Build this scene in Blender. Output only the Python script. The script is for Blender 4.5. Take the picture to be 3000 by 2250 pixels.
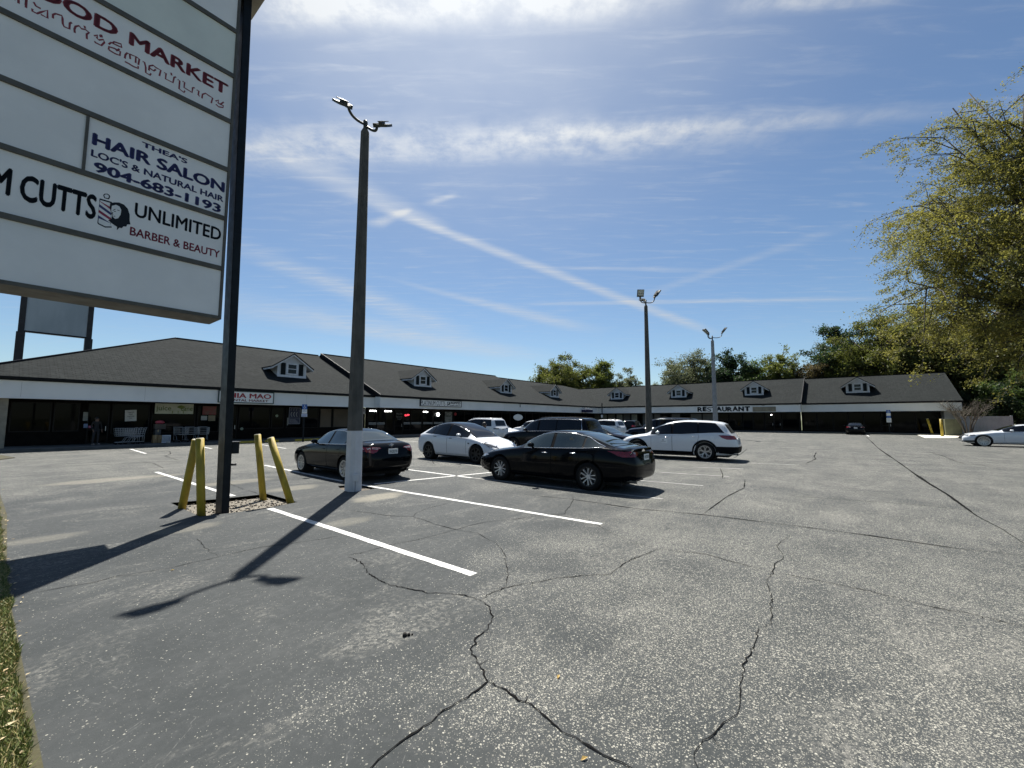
import bpy, bmesh, math, random
import numpy as np
from mathutils import Vector, Matrix, geometry
from mathutils.bvhtree import BVHTree

for o in list(bpy.data.objects): bpy.data.objects.remove(o)
scene = bpy.context.scene
COL = scene.collection
R = math.radians
random.seed(7); rng = np.random.default_rng(11)

# ------------------------------------------------------------------ camera
F, HY, ROLL, H = 1216.0, 1228.3, -0.0018, 1.75          # focal length and horizon in photo pixels (3000 wide)
PITCH = math.atan((HY-1125)/F)
fwd = Vector((0, math.cos(PITCH), math.sin(PITCH)))
up0 = Vector((0, -math.sin(PITCH), math.cos(PITCH)))
rt0 = Vector((1, 0, 0))
cr = rt0*math.cos(ROLL) - up0*math.sin(ROLL)
cu = up0*math.cos(ROLL) + rt0*math.sin(ROLL)
cam = bpy.data.objects.new('camera', bpy.data.cameras.new('camera'))
COL.objects.link(cam)
cam.matrix_world = Matrix(((cr.x, cu.x, -fwd.x, 0), (cr.y, cu.y, -fwd.y, 0), (cr.z, cu.z, -fwd.z, H), (0, 0, 0, 1)))
cam.data.sensor_width = 36; cam.data.lens = F/3000*36
cam.data.clip_start = .05; cam.data.clip_end = 4000
scene.camera = cam
scene.render.resolution_x = 1024; scene.render.resolution_y = 768

# ------------------------------------------------------------------ sky and sun
SUN_EL, SUN_AZ = R(59.0), R(-8.8)       # azimuth from +Y, negative = to the left
sunv = Vector((math.sin(SUN_AZ)*math.cos(SUN_EL), math.cos(SUN_AZ)*math.cos(SUN_EL), math.sin(SUN_EL)))
sun = bpy.data.objects.new('sun', bpy.data.lights.new('sun', 'SUN')); COL.objects.link(sun)
sun.data.energy = 4.8; sun.data.angle = R(.53); sun.data.color = (1, .955, .88)
sun.rotation_euler = sunv.to_track_quat('Z', 'Y').to_euler(); sun.location = (0, 0, 60)
VS = scene.view_settings
VS.view_transform = 'Standard'; VS.look = 'None'; VS.exposure = 1.15; VS.gamma = 1; VS.use_curve_mapping = False

class G:
    """small wrapper round a node tree"""
    def __init__(s, nt): s.nt = nt; s.N = nt.nodes; s.L = nt.links
    def n(s, t, **kw):
        x = s.N.new(t)
        for k, v in kw.items():
            if k.startswith('i_'):
                key = k[2:]; key = int(key) if key.isdigit() else key
                s.set(x, key, v)
            else: setattr(x, k, v)
        return x
    def set(s, node, key, v):
        i = node.inputs[key]
        if isinstance(v, bpy.types.NodeSocket): s.L.new(v, i)
        else: i.default_value = v
    def m(s, op, a, b=None, c=None, clamp=False):
        x = s.N.new('ShaderNodeMath'); x.operation = op; x.use_clamp = clamp
        for i, v in enumerate((a, b, c)):
            if v is not None: s.set(x, i, v)
        return x.outputs[0]
    def ramp(s, fac, lo, hi, a=0., b=1., smooth=True):
        x = s.N.new('ShaderNodeMapRange'); x.interpolation_type = 'SMOOTHSTEP' if smooth else 'LINEAR'
        for i, v in enumerate((fac, lo, hi, a, b)): s.set(x, i, v)
        return x.outputs[0]
    def mix(s, fac, a, b, blend='MIX'):
        x = s.N.new('ShaderNodeMix'); x.data_type = 'RGBA'; x.blend_type = blend
        s.set(x, 0, fac); s.set(x, 6, a if not isinstance(a, tuple) else tuple(a)+(1,)*(4-len(a))); s.set(x, 7, b if not isinstance(b, tuple) else tuple(b)+(1,)*(4-len(b)))
        return x.outputs[2]
    def noise(s, vec, scale, detail=3, rough=.5, dist=0.):
        x = s.n('ShaderNodeTexNoise', i_Scale=scale, i_Detail=detail, i_Roughness=rough, i_Distortion=dist)
        if vec is not None: s.L.new(vec, x.inputs['Vector'])
        return x.outputs[0]
    def vmap(s, vec, scale=(1, 1, 1), rot=(0, 0, 0), loc=(0, 0, 0)):
        x = s.n('ShaderNodeMapping', i_Scale=scale, i_Rotation=rot, i_Location=loc); s.L.new(vec, x.inputs[0]); return x.outputs[0]
    def obj(s): return s.n('ShaderNodeTexCoord').outputs['Object']

def ray(px, py): return (fwd*F + cr*(px-1500) - cu*(py-1125)).normalized()
def gp(px, py, z=0.0):
    """point of the flat lot seen at a pixel of the photograph"""
    d = ray(px, py); t = (z-H)/d.z; return Vector((0, 0, H)) + d*t

# world: physical sky + thin cirrus on a cloud layer far above
W = bpy.data.worlds.new('World'); scene.world = W; W.use_nodes = True
g = G(W.node_tree); g.N.clear()
out = g.n('ShaderNodeOutputWorld'); bg = g.n('ShaderNodeBackground')
sky = g.n('ShaderNodeTexSky', sky_type='NISHITA', sun_disc=False, sun_elevation=SUN_EL, sun_rotation=SUN_AZ, altitude=10, air_density=1.0, dust_density=.25, ozone_density=1.6)
dirv = g.n('ShaderNodeTexCoord').outputs['Generated']
sep = g.n('ShaderNodeSeparateXYZ', i_0=dirv)
zc = g.m('MAXIMUM', sep.outputs[2], .03)
cx, cy = g.m('DIVIDE', sep.outputs[0], zc), g.m('DIVIDE', sep.outputs[1], zc)
cv = g.n('ShaderNodeCombineXYZ', i_0=cx, i_1=cy).outputs[0]
def lay(px, py):
    d = ray(px, py); return d.x/d.z, d.y/d.z
wob = g.noise(cv, 2.2, 4, .6); wob2 = g.noise(cv, 9, 5, .65)
fib = g.noise(g.vmap(cv, (1.2, 7, 1), (0, 0, R(18))), 2.6, 6, .62, .4)
fib2 = g.noise(g.vmap(cv, (2, 9, 1), (0, 0, R(-34))), 1.6, 6, .6, .3)
cloud = None
def acc(v):
    global cloud
    cloud = v if cloud is None else g.m('ADD', cloud, v)
def streak(p0, p1, w0, w1, amp, rag=.5, tex=None, soft0=.15, soft1=.15, wobble=.0):
    """a cirrus streak / contrail between two directions of the sky"""
    a, b = Vector(lay(*p0)), Vector(lay(*p1)); d = b-a; L = d.length; d /= L
    rx, ry = g.m('SUBTRACT', cx, a.x), g.m('SUBTRACT', cy, a.y)
    u = g.m('DIVIDE', g.m('ADD', g.m('MULTIPLY', rx, d.x), g.m('MULTIPLY', ry, d.y)), L)
    v = g.m('ADD', g.m('MULTIPLY', rx, -d.y), g.m('MULTIPLY', ry, d.x))
    if wobble: v = g.m('ADD', v, g.m('MULTIPLY', g.m('SUBTRACT', wob, .5), wobble))
    w = g.m('ADD', w0, g.m('MULTIPLY', g.m('MINIMUM', g.m('MAXIMUM', u, 0.), 1.), w1-w0))
    prof = g.ramp(g.m('DIVIDE', g.m('ABSOLUTE', v), w), 1., 0.)
    ends = g.m('MULTIPLY', g.ramp(u, -soft0, soft0), g.ramp(u, 1+soft1, 1-soft1))
    t = g.m('ADD', 1-rag, g.m('MULTIPLY', g.ramp(tex or wob2, .3, .7), rag))
    acc(g.m('MULTIPLY', g.m('MULTIPLY', g.m('MULTIPLY', prof, ends), t), amp))
streak((640, 440), (2150, 400), .2, .16, .5, .8, wob2, .1, .25, .12)
streak((1500, 400), (2700, 330), .07, .07, .35, .6, wob2, .2, .3, .05)
streak((700, 10), (1900, -10), .12, .1, .8, .6, wob2, .15, .2, .06)
streak((2150, 10), (2650, -20), .05, .05, .4, .7, wob2, .2, .3, .04)
streak((760, 430), (1300, 670), .17, .10, .36, .4, fib, .3, .05, .05)
streak((1150, 620), (2060, 965), .065, .16, .5, .4, fib, .1, .2, .04)
streak((1095, 660), (1200, 612), .07, .03, .5, .5, wob2, .2, .1, .02)
streak((1255, 595), (1335, 572), .04, .03, .35, .5, wob2, .3, .2, .02)
streak((1600, 890), (2520, 876), .10, .11, .42, .5, fib, .15, .25, .05)
streak((1640, 785), (2050, 790), .05, .06, .3, .5, fib, .2, .3, .02)
streak((1250, 845), (1700, 960), .08, .3, .42, .5, fib2, .3, .3, .1)
streak((740, 740), (1300, 960), .22, .4, .4, .6, fib, .3, .3, .1)
streak((720, 900), (1500, 1040), .8, .9, .5, .6, fib2, .4, .4, .2)
streak((1900, 860), (2400, 690), .12, .10, .2, .5, fib2, .3, .3, .03)
veil = g.m('MULTIPLY', g.ramp(fib, .46, .82), g.m('ADD', .10, g.m('MULTIPLY', g.ramp(wob, .35, .7), .16)))
acc(veil)
glow = g.m('MULTIPLY', g.m('POWER', g.m('MAXIMUM', g.n('ShaderNodeVectorMath', operation='DOT_PRODUCT', i_0=dirv, i_1=tuple(sunv)).outputs['Value'], 0.), 7), g.m('ADD', .24, g.m('MULTIPLY', wob, .4)))
acc(glow)
cl = g.m('MULTIPLY', g.m('MINIMUM', cloud, .92), g.ramp(sep.outputs[2], .0, .12))
# thin cloud scatters sunlight forward: brighter close to the sun
dot = g.n('ShaderNodeVectorMath', operation='DOT_PRODUCT', i_0=dirv, i_1=tuple(sunv)).outputs['Value']
fw = g.m('POWER', g.m('MAXIMUM', dot, 0.), 6)
lum = g.m('ADD', 6.2, g.m('MULTIPLY', fw, 4.5))
ccol = g.n('ShaderNodeCombineXYZ', i_0=g.m('MULTIPLY', lum, .97), i_1=g.m('MULTIPLY', lum, 1.0), i_2=g.m('MULTIPLY', lum, 1.02)).outputs[0]
g.set(bg, 'Color', g.mix(cl, g.mix(1., sky.outputs[0], (.86, .97, 1.04), 'MULTIPLY'), ccol)); bg.inputs['Strength'].default_value = .046
g.L.new(bg.outputs[0], out.inputs[0])

# ------------------------------------------------------------------ helpers
TH = R(51.5)
e1 = Vector((math.cos(TH), math.sin(TH), 0)); e2 = Vector((-math.sin(TH), math.cos(TH), 0))
def Wd(x, y, z=0.): return e1*x + e2*y + Vector((0, 0, z))      # lot frame (x along the left wing, y towards it) -> world

MATS = {}
def mat(name, c1, c2=None, rough=.6, scale=3., metal=0., spec=.5, bump=0., bscale=None, coat=0., detail=4, vec=(1, 1, 1), emit=None, lo=.35, hi=.65):
    if name in MATS: return MATS[name]
    m = bpy.data.materials.new(name); m.use_nodes = True; MATS[name] = m
    q = G(m.node_tree); b = q.N['Principled BSDF']
    co = q.vmap(q.obj(), vec)
    f = q.noise(co, scale, detail, .55)
    c2 = c2 or tuple(v*.82 for v in c1)
    q.set(b, 'Base Color', q.mix(q.ramp(f, lo, hi), tuple(c1), tuple(c2)))
    q.set(b, 'Roughness', q.ramp(f, .3, .7, max(rough-.05, .01), min(rough+.05, 1)))
    b.inputs['Metallic'].default_value = metal; b.inputs['Specular IOR Level'].default_value = spec
    b.inputs['Coat Weight'].default_value = coat; b.inputs['Coat Roughness'].default_value = .03
    if bump:
        bp = q.n('ShaderNodeBump', i_Strength=bump, i_Distance=.02, i_Height=q.noise(co, bscale or scale*6, 4, .6)); q.L.new(bp.outputs[0], b.inputs['Normal'])
    if emit: b.inputs['Emission Color'].default_value = tuple(emit[:3])+(1,); b.inputs['Emission Strength'].default_value = emit[3]
    return m

class MB:
    def __init__(s): s.v = []; s.f = []; s.mi = []
    def add(s, vs, fs, m=0):
        o = len(s.v); s.v += [tuple(v) for v in vs]; s.f += [tuple(i+o for i in f) for f in fs]; s.mi += [m]*len(fs); return s
    def box(s, x0, x1, y0, y1, z0, z1, m=0, M=None):
        vs = [Vector((x, y, z)) for z in (z0, z1) for y in (y0, y1) for x in (x0, x1)]
        if M is not None: vs = [M @ v for v in vs]
        return s.add(vs, [(0, 2, 3, 1), (4, 5, 7, 6), (0, 1, 5, 4), (2, 6, 7, 3), (0, 4, 6, 2), (1, 3, 7, 5)], m)
    def prism(s, poly, a, b, axis='y', m=0):
        """polygon (p,q) extruded between a and b: axis y -> (p,.,q), axis x -> (.,p,q), axis z -> (p,q,.)"""
        f = {'y': lambda p, q, t: (p, t, q), 'x': lambda p, q, t: (t, p, q), 'z': lambda p, q, t: (p, q, t)}[axis]
        n = len(poly); vs = [f(p, q, a) for p, q in poly] + [f(p, q, b) for p, q in poly]
        return s.add(vs, [tuple(range(n)), tuple(range(2*n-1, n-1, -1))] + [(i, i+n, (i+1) % n+n, (i+1) % n) for i in range(n)], m)
    def tube(s, pts, rad, n=8, m=0, cap=True):
        pts = [Vector(p) for p in pts]; rad = [rad]*len(pts) if not hasattr(rad, '__len__') else rad
        vs = []; prev = None
        for i, p in enumerate(pts):
            t = (pts[min(i+1, len(pts)-1)] - pts[max(i-1, 0)]).normalized()
            a = (prev - t*prev.dot(t)) if prev is not None else t.orthogonal()
            a = a.normalized() if a.length > 1e-6 else t.orthogonal().normalized()
            prev = a; b = t.cross(a)
            vs += [p + (a*math.cos(k*2*math.pi/n) + b*math.sin(k*2*math.pi/n))*rad[i] for k in range(n)]
        fs = [(i*n+k, i*n+(k+1) % n, (i+1)*n+(k+1) % n, (i+1)*n+k) for i in range(len(pts)-1) for k in range(n)]
        if cap: fs += [tuple(range(n-1, -1, -1)), tuple((len(pts)-1)*n+k for k in range(n))]
        return s.add(vs, fs, m)
    def lathe(s, prof, c=(0, 0, 0), axis='y', n=32, m=0):
        """profile of (radius, position along the axis)"""
        vs = []
        for r, t in prof:
            for k in range(n):
                a = 2*math.pi*k/n; u, v = r*math.cos(a), r*math.sin(a)
                vs.append({'y': (c[0]+u, c[1]+t, c[2]+v), 'z': (c[0]+u, c[1]+v, c[2]+t), 'x': (c[0]+t, c[1]+u, c[2]+v)}[axis])
        fs = [(i*n+k, i*n+(k+1) % n, (i+1)*n+(k+1) % n, (i+1)*n+k) for i in range(len(prof)-1) for k in range(n)]
        return s.add(vs, fs, m)
    def build(s, name, mats, parent=None, smooth=False, bevel=0.):
        me = bpy.data.meshes.new(name); me.from_pydata(s.v, [], s.f); me.validate(); me.update()
        for m in (mats if isinstance(mats, (list, tuple)) else [mats]): me.materials.append(m)
        if len(me.polygons) == len(s.mi): me.polygons.foreach_set('material_index', s.mi)
        if smooth: me.polygons.foreach_set('use_smooth', [True]*len(me.polygons))
        bm = bmesh.new(); bm.from_mesh(me); bmesh.ops.recalc_face_normals(bm, faces=bm.faces); bm.to_mesh(me); bm.free()
        o = bpy.data.objects.new(name, me); COL.objects.link(o)
        if parent: o.parent = parent
        if bevel:
            b = o.modifiers.new('bevel', 'BEVEL'); b.width = bevel; b.segments = 2; b.limit_method = 'ANGLE'
        return o
def tag(o, label=None, cat=None, group=None, kind=None):
    if label: o['label'] = label
    if cat: o['category'] = cat
    if group: o['group'] = group
    if kind: o['kind'] = kind
    return o
def thing(name, label, cat, loc=(0, 0, 0), rz=0., group=None):
    o = bpy.data.objects.new(name, None); COL.objects.link(o); o.location = loc; o.rotation_euler = (0, 0, rz); o.empty_display_size = .2
    return tag(o, label, cat, group)
def copy_tree(o, parent=None):
    c = o.copy(); COL.objects.link(c); c.parent = parent
    for ch in list(o.children): copy_tree(ch, c)
    return c
def np_mesh(name, V, Fq, mats, parent=None, smooth=False):
    """fast mesh of quads from numpy arrays"""
    me = bpy.data.meshes.new(name); n, k = len(Fq), Fq.shape[1]
    me.vertices.add(len(V)); me.vertices.foreach_set('co', V.astype(np.float32).ravel())
    me.loops.add(n*k); me.loops.foreach_set('vertex_index', Fq.astype(np.int32).ravel())
    me.polygons.add(n); me.polygons.foreach_set('loop_start', np.arange(0, n*k, k, dtype=np.int32))
    me.update(calc_edges=True); me.materials.append(mats)
    o = bpy.data.objects.new(name, me); COL.objects.link(o)
    if parent: o.parent = parent
    return o
def text(body, x0, z0, w, h, m, name, parent, y=0., bold=.0, depth=.012, shear=0., swap=None):
    """lettering fitted into a box of the plane y (reads towards -y)"""
    cu_ = bpy.data.curves.new('t', 'FONT'); cu_.body = body; cu_.size = 1; cu_.shear = shear; cu_.resolution_u = 3; cu_.fill_mode = 'BOTH'
    ob = bpy.data.objects.new('t', cu_); COL.objects.link(ob)
    me = bpy.data.meshes.new_from_object(ob.evaluated_get(bpy.context.evaluated_depsgraph_get())); bpy.data.objects.remove(ob); bpy.data.curves.remove(cu_)
    vs = [v.co.copy() for v in me.vertices]; fs = [tuple(p.vertices) for p in me.polygons]; bpy.data.meshes.remove(me)
    if bold:                                                    # heavier strokes: shifted copies, each a hair prouder
        sh_ = [(0, 0), (bold, 0), (-bold, 0), (0, bold*.8), (0, -bold*.8)]; n0 = len(vs); base_f = fs
        lay_ = [k*.00025 for k in range(5) for _ in range(n0)]; vs = [v+Vector((a, b, 0)) for a, b in sh_ for v in vs]; fs = [tuple(i+k*n0 for i in f) for k in range(5) for f in base_f]
    else: lay_ = [0]*len(vs)
    xs = [v.x for v in vs]; ys = [v.y for v in vs]; ax, bx, ay, by = min(xs), max(xs), min(ys), max(ys)
    P = [(x0+(v.x-ax)/(bx-ax)*w, y-l_, z0+(v.y-ay)/(by-ay)*h) for v, l_ in zip(vs, lay_)]
    n = len(P); vs2 = P + [(p[0], y-depth, p[2]) for p in P]
    mb = MB(); mb.add(vs2, [tuple(i+n for i in f) for f in fs]+list(fs))
    # side walls along boundary edges
    cnt = {}
    for f in fs:
        for i in range(len(f)): e = tuple(sorted((f[i], f[(i+1) % len(f)]))); cnt[e] = cnt.get(e, 0)+1
    mb.add(vs2, [(a, b, b+n, a+n) for (a, b), c in cnt.items() if c == 1])
    if swap: mb.v = [swap(*v) for v in mb.v]
    return mb.build(name, m, parent)
def inpoly(x, y, P):
    c = False; j = len(P)-1
    for i in range(len(P)):
        if (P[i][1] > y) != (P[j][1] > y) and x < (P[j][0]-P[i][0])*(y-P[i][1])/(P[j][1]-P[i][1])+P[i][0]: c = not c
        j = i
    return c
def fill2d(poly, grid):
    """triangulate a polygon with inner grid points"""
    P = []
    for i in range(len(poly)):
        a, b = Vector(poly[i]), Vector(poly[(i+1) % len(poly)]); k = max(1, int((b-a).length/grid))
        P += [tuple(a.lerp(b, t/k)) for t in range(k)]
    n = len(P); E = [(i, (i+1) % n) for i in range(n)]
    xs = [p[0] for p in P]; ys = [p[1] for p in P]
    Q = list(P)
    x = min(xs)+grid*.5
    while x < max(xs):
        y = min(ys)+grid*.5
        while y < max(ys):
            if inpoly(x, y, P) and min((x-p[0])**2+(y-p[1])**2 for p in P) > (grid*.45)**2: Q.append((x, y))
            y += grid
        x += grid
    r = geometry.delaunay_2d_cdt([Vector(q) for q in Q], E, [], 0, 1e-6)
    V, Fc = r[0], r[2]
    Fc = [f for f in Fc if inpoly(sum(V[i].x for i in f)/len(f), sum(V[i].y for i in f)/len(f), P)]
    return [tuple(v) for v in V], [tuple(f) for f in Fc]
def mono(keys):
    """monotone cubic through (x,y) keys"""
    x = np.array([k[0] for k in keys], float); y = np.array([k[1] for k in keys], float)
    h = np.diff(x); d = np.diff(y)/h; m = np.zeros(len(x)); m[0], m[-1] = d[0], d[-1]
    for i in range(1, len(x)-1): m[i] = 0 if d[i-1]*d[i] <= 0 else 3*(h[i-1]+h[i])/((2*h[i]+h[i-1])/d[i-1]+(h[i]+2*h[i-1])/d[i])
    def f(t):
        t = min(max(t, x[0]), x[-1]); i = min(int(np.searchsorted(x, t, 'right'))-1, len(x)-2); i = max(i, 0)
        u = (t-x[i])/h[i]
        return float((2*u**3-3*u**2+1)*y[i]+(u**3-2*u**2+u)*h[i]*m[i]+(-2*u**3+3*u**2)*y[i+1]+(u**3-u**2)*h[i]*m[i+1])
    return f
# ------------------------------------------------------------------ the ground
def sheet(name, poly, z, m, kind='structure', holes=(), thick=0.):
    rings = [list(poly)]+[list(h) for h in holes]
    tri = geometry.tessellate_polygon([[Vector((x, y, 0)) for x, y in r] for r in rings])
    V = [p for r in rings for p in r]; mb = MB(); mb.add([(x, y, z) for x, y in V], tri)
    mb2 = MB(); mb2.v = mb.v; mb2.f = [f if (Vector(mb.v[f[1]])-Vector(mb.v[f[0]])).cross(Vector(mb.v[f[2]])-Vector(mb.v[f[0]])).z > 0 else f[::-1] for f in mb.f]; mb2.mi = mb.mi
    me = bpy.data.meshes.new(name); me.from_pydata(mb2.v, [], mb2.f); me.update()
    if thick:
        n0 = 0
        for r in rings[:1]:
            k = len(r); v2 = [(x, y, z) for x, y in r]+[(x, y, z-thick) for x, y in r]
            bm = bmesh.new(); bm.from_mesh(me); vs = [bm.verts.new(v) for v in v2]
            for i in range(k): bm.faces.new((vs[i], vs[(i+1) % k], vs[(i+1) % k+k], vs[i+k]))
            bm.to_mesh(me); bm.free()
    me.materials.append(m); o = bpy.data.objects.new(name, me); COL.objects.link(o); o.rotation_euler = (0, 0, TH)
    if kind: tag(o, kind=kind)
    return o
def LP(px, py):
    p = gp(px, py); return (p.dot(e1), p.dot(e2))

SPOTS = [(LP(1112, 1455), .75, .45, .8), (LP(690, 1412), 1.0, .5, .5), (LP(330, 1405), 1.6, .6, .55), (LP(860, 1430), .8, .5, .5), (LP(560, 1545), .5, .3, .35), (LP(1010, 1530), .6, .3, .3), (LP(120, 1580), .6, .3, .3)]
def asphalt_material():
    """dark sealer with bare stones showing where it has worn away"""
    m = bpy.data.materials.new('asphalt'); m.use_nodes = True; q = G(m.node_tree); b = q.N['Principled BSDF']
    co = q.obj(); s = q.n('ShaderNodeSeparateXYZ', i_0=co); x, y = s.outputs[0], s.outputs[1]
    big = q.noise(co, .22, 6, .6); mid = q.noise(co, .9, 6, .62); fine = q.noise(co, 14, 5, .65); grit = q.noise(co, 170, 3, .75)
    lane = q.noise(q.vmap(co, (.6, .06, 1)), 1.4, 6, .62, .35); lane2 = q.noise(q.vmap(co, (.05, .55, 1)), 1.5, 6, .65, .4)
    nz = q.m('ADD', q.m('MULTIPLY', q.m('SUBTRACT', big, .5), 5.), q.m('MULTIPLY', q.m('SUBTRACT', mid, .5), 2.4))
    A = q.m('MULTIPLY', q.ramp(q.m('ADD', q.m('SUBTRACT', q.m('ADD', q.m('MULTIPLY', x, .32), 1.7), y), nz), -1.1, 1.3), q.ramp(q.m('ADD', x, nz), .4, 2.4))
    B = q.ramp(q.m('ADD', y, q.m('MULTIPLY', nz, 1.5)), 12.5, 17); C = q.ramp(q.m('ADD', x, q.m('MULTIPLY', nz, 2.)), 6, 14)
    w = q.m('MAXIMUM', A, q.m('MAXIMUM', B, C))
    patch = q.m('ADD', q.m('MULTIPLY', mid, .4), q.m('ADD', q.m('MULTIPLY', lane, .35), q.m('MULTIPLY', lane2, .25)))
    w = q.m('ADD', .035, q.m('MULTIPLY', w, q.ramp(patch, .38, .60, .30, .82)))
    sealed = q.mix(q.ramp(mid, .3, .7), (.026, .0305, .0315), (.040, .0445, .045))
    sealed = q.mix(q.m('MULTIPLY', q.ramp(fine, .5, .8), .45), sealed, (.075, .079, .077))
    sealed = q.mix(q.m('MULTIPLY', q.ramp(lane2, .52, .66), .35), sealed, (.06, .062, .061))
    dust = q.m('MULTIPLY', q.ramp(q.noise(q.vmap(co, (.7, 1.3, 1)), .8, 7, .72, .8), .50, .66), q.ramp(q.noise(co, 22, 6, .75), .44, .62))
    base = q.mix(q.m('MULTIPLY', dust, .75), sealed, (.19, .185, .165))
    scuff = q.ramp(q.m('ABSOLUTE', q.m('SUBTRACT', q.noise(co, 1.15, 3, .5, 1.2), .5)), .006, .0)
    base = q.mix(q.m('MULTIPLY', q.m('MULTIPLY', scuff, q.ramp(q.noise(co, 9, 5, .7), .5, .62)), .55), base, (.16, .16, .15))
    def stones(scale, r0, r1, k, seed):
        vo = q.n('ShaderNodeTexVoronoi', i_Vector=q.vmap(co, (1, 1, .01), (0, 0, seed), (seed*3, seed*5, 0)), i_Scale=scale, i_Randomness=1.); c = q.n('ShaderNodeSeparateColor', i_0=vo.outputs['Color'])
        rad = q.ramp(c.outputs[2], 0., 1., r0, r1, smooth=False); edge = q.m('ADD', vo.outputs['Distance'], q.m('MULTIPLY', q.m('SUBTRACT', grit, .5), .22))
        body = q.ramp(q.m('SUBTRACT', rad, edge), 0., .08); vis = q.ramp(q.m('SUBTRACT', q.m('MULTIPLY', w, k), c.outputs[0]), -.02, .03)
        return q.m('MULTIPLY', body, vis), q.mix(c.outputs[1], (.14, .137, .118), (.37, .358, .305))
    f2, c2 = stones(150., .24, .52, 1.05, 1.3); f1, c1 = stones(80., .26, .54, 1.0, .4)
    base = q.mix(q.m('MULTIPLY', q.ramp(grit, .42, .72), .5), base, (.012, .013, .0135))
    base = q.mix(q.m('MULTIPLY', f2, .8), base, c2); base = q.mix(q.m('MULTIPLY', f1, .92), base, c1)
    for (sx, sy), rx_, ry_, am in SPOTS:                        # sand and dust washed into shallow dips
        dd = q.m('SQRT', q.m('ADD', q.m('POWER', q.m('DIVIDE', q.m('SUBTRACT', x, sx), rx_), 2.), q.m('POWER', q.m('DIVIDE', q.m('SUBTRACT', y, sy), ry_), 2.)))
        mk = q.ramp(q.m('ADD', dd, q.m('MULTIPLY', q.m('SUBTRACT', mid, .5), 1.6)), 1.05, .5)
        base = q.mix(q.m('MULTIPLY', q.m('MULTIPLY', mk, q.ramp(fine, .3, .6, .45, 1.)), am), base, (.21, .195, .155))
    oil = q.ramp(q.noise(co, .6, 4, .5), .69, .78); base = q.mix(q.m('MULTIPLY', oil, .55), base, (.014, .014, .0135))
    tyre = q.ramp(q.noise(q.vmap(co, (.05, 1.6, 1), (0, 0, R(12))), 1.1, 3, .5), .66, .76); base = q.mix(q.m('MULTIPLY', tyre, .3), base, (.02, .02, .02))
    q.L.new(base, b.inputs['Base Color']); q.set(b, 'Roughness', q.ramp(fine, .3, .7, .75, .92)); b.inputs['Specular IOR Level'].default_value = .3
    hgt = q.m('ADD', q.m('MULTIPLY', grit, .5), q.m('ADD', q.m('MULTIPLY', f1, .45), q.m('MULTIPLY', fine, .4)))
    bp = q.n('ShaderNodeBump', i_Strength=.6, i_Distance=.006, i_Height=hgt); q.L.new(bp.outputs[0], b.inputs['Normal'])
    return m
ASPH = asphalt_material()
pit = [LP(*p) for p in [(500, 1473), (640, 1462), (782, 1447), (872, 1471), (800, 1484), (700, 1500), (585, 1513)]]
ppit = [LP(*p) for p in [(990, 1424), (1000, 1434), (1030, 1441), (1056, 1439), (1104, 1430), (1049, 1419)]]
sheet('parking_lot', [(-60, -60), (66.6, -60), (66.6, 33.75), (-60, 33.75)], 0, ASPH, holes=(pit, ppit), thick=.12)
dirt = mat('dirt', (.11, .09, .06), (.06, .055, .035), .95, .5, bump=.4, bscale=9)
sheet('ground', [(-1500, -1500), (1500, -1500), (1500, 1500), (-1500, 1500)], -.16, mat('grass_ground', (.055, .075, .022), (.10, .10, .045), .95, .2, detail=8, bump=.3, bscale=4))
conc = mat('concrete', (.42, .41, .375), (.32, .31, .285), .85, 1.2, detail=8, bump=.15, bscale=30)
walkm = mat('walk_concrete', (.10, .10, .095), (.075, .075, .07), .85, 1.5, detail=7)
gravel = mat('gravel', (.24, .215, .17), (.08, .07, .055), .9, 28, bump=1., bscale=70)
sheet('sign_bed_gravel', [(x*1.02-pit[0][0]*.02, y) for x, y in pit], -.075, gravel)
sheet('pole_bed_soil', [(x, y) for x, y in ppit], -.05, mat('soil', (.12, .10, .075), (.06, .05, .04), .95, 20, bump=.6))
# loose stones in the sign bed
mb = MB()
for i in range(520):
    a = [p[0] for p in pit]; c = [p[1] for p in pit]
    x, y = random.uniform(min(a), max(a)), random.uniform(min(c), max(c))
    if not inpoly(x, y, pit): continue
    r = random.uniform(.012, .035); q = [(random.uniform(.6, 1)*r*math.cos(k*1.05), random.uniform(.6, 1)*r*math.sin(k*1.05)) for k in range(6)]
    mb.add([(x+u, y+v, -.08) for u, v in q]+[(x+u*.5, y+v*.5, -.075+r*.7) for u, v in q], [tuple(range(6, 12))]+[(k, (k+1) % 6, (k+1) % 6+6, k+6) for k in range(6)], i % 3)
o = mb.build('gravel_stones', [mat('stone_tan', (.27, .24, .19), (.18, .155, .12), .9, 8), mat('stone_grey', (.17, .16, .145), (.11, .105, .095), .9, 8), mat('stone_brown', (.11, .085, .06), (.07, .055, .04), .9, 8)]); o.rotation_euler = (0, 0, TH); tag(o, kind='stuff')
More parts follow.
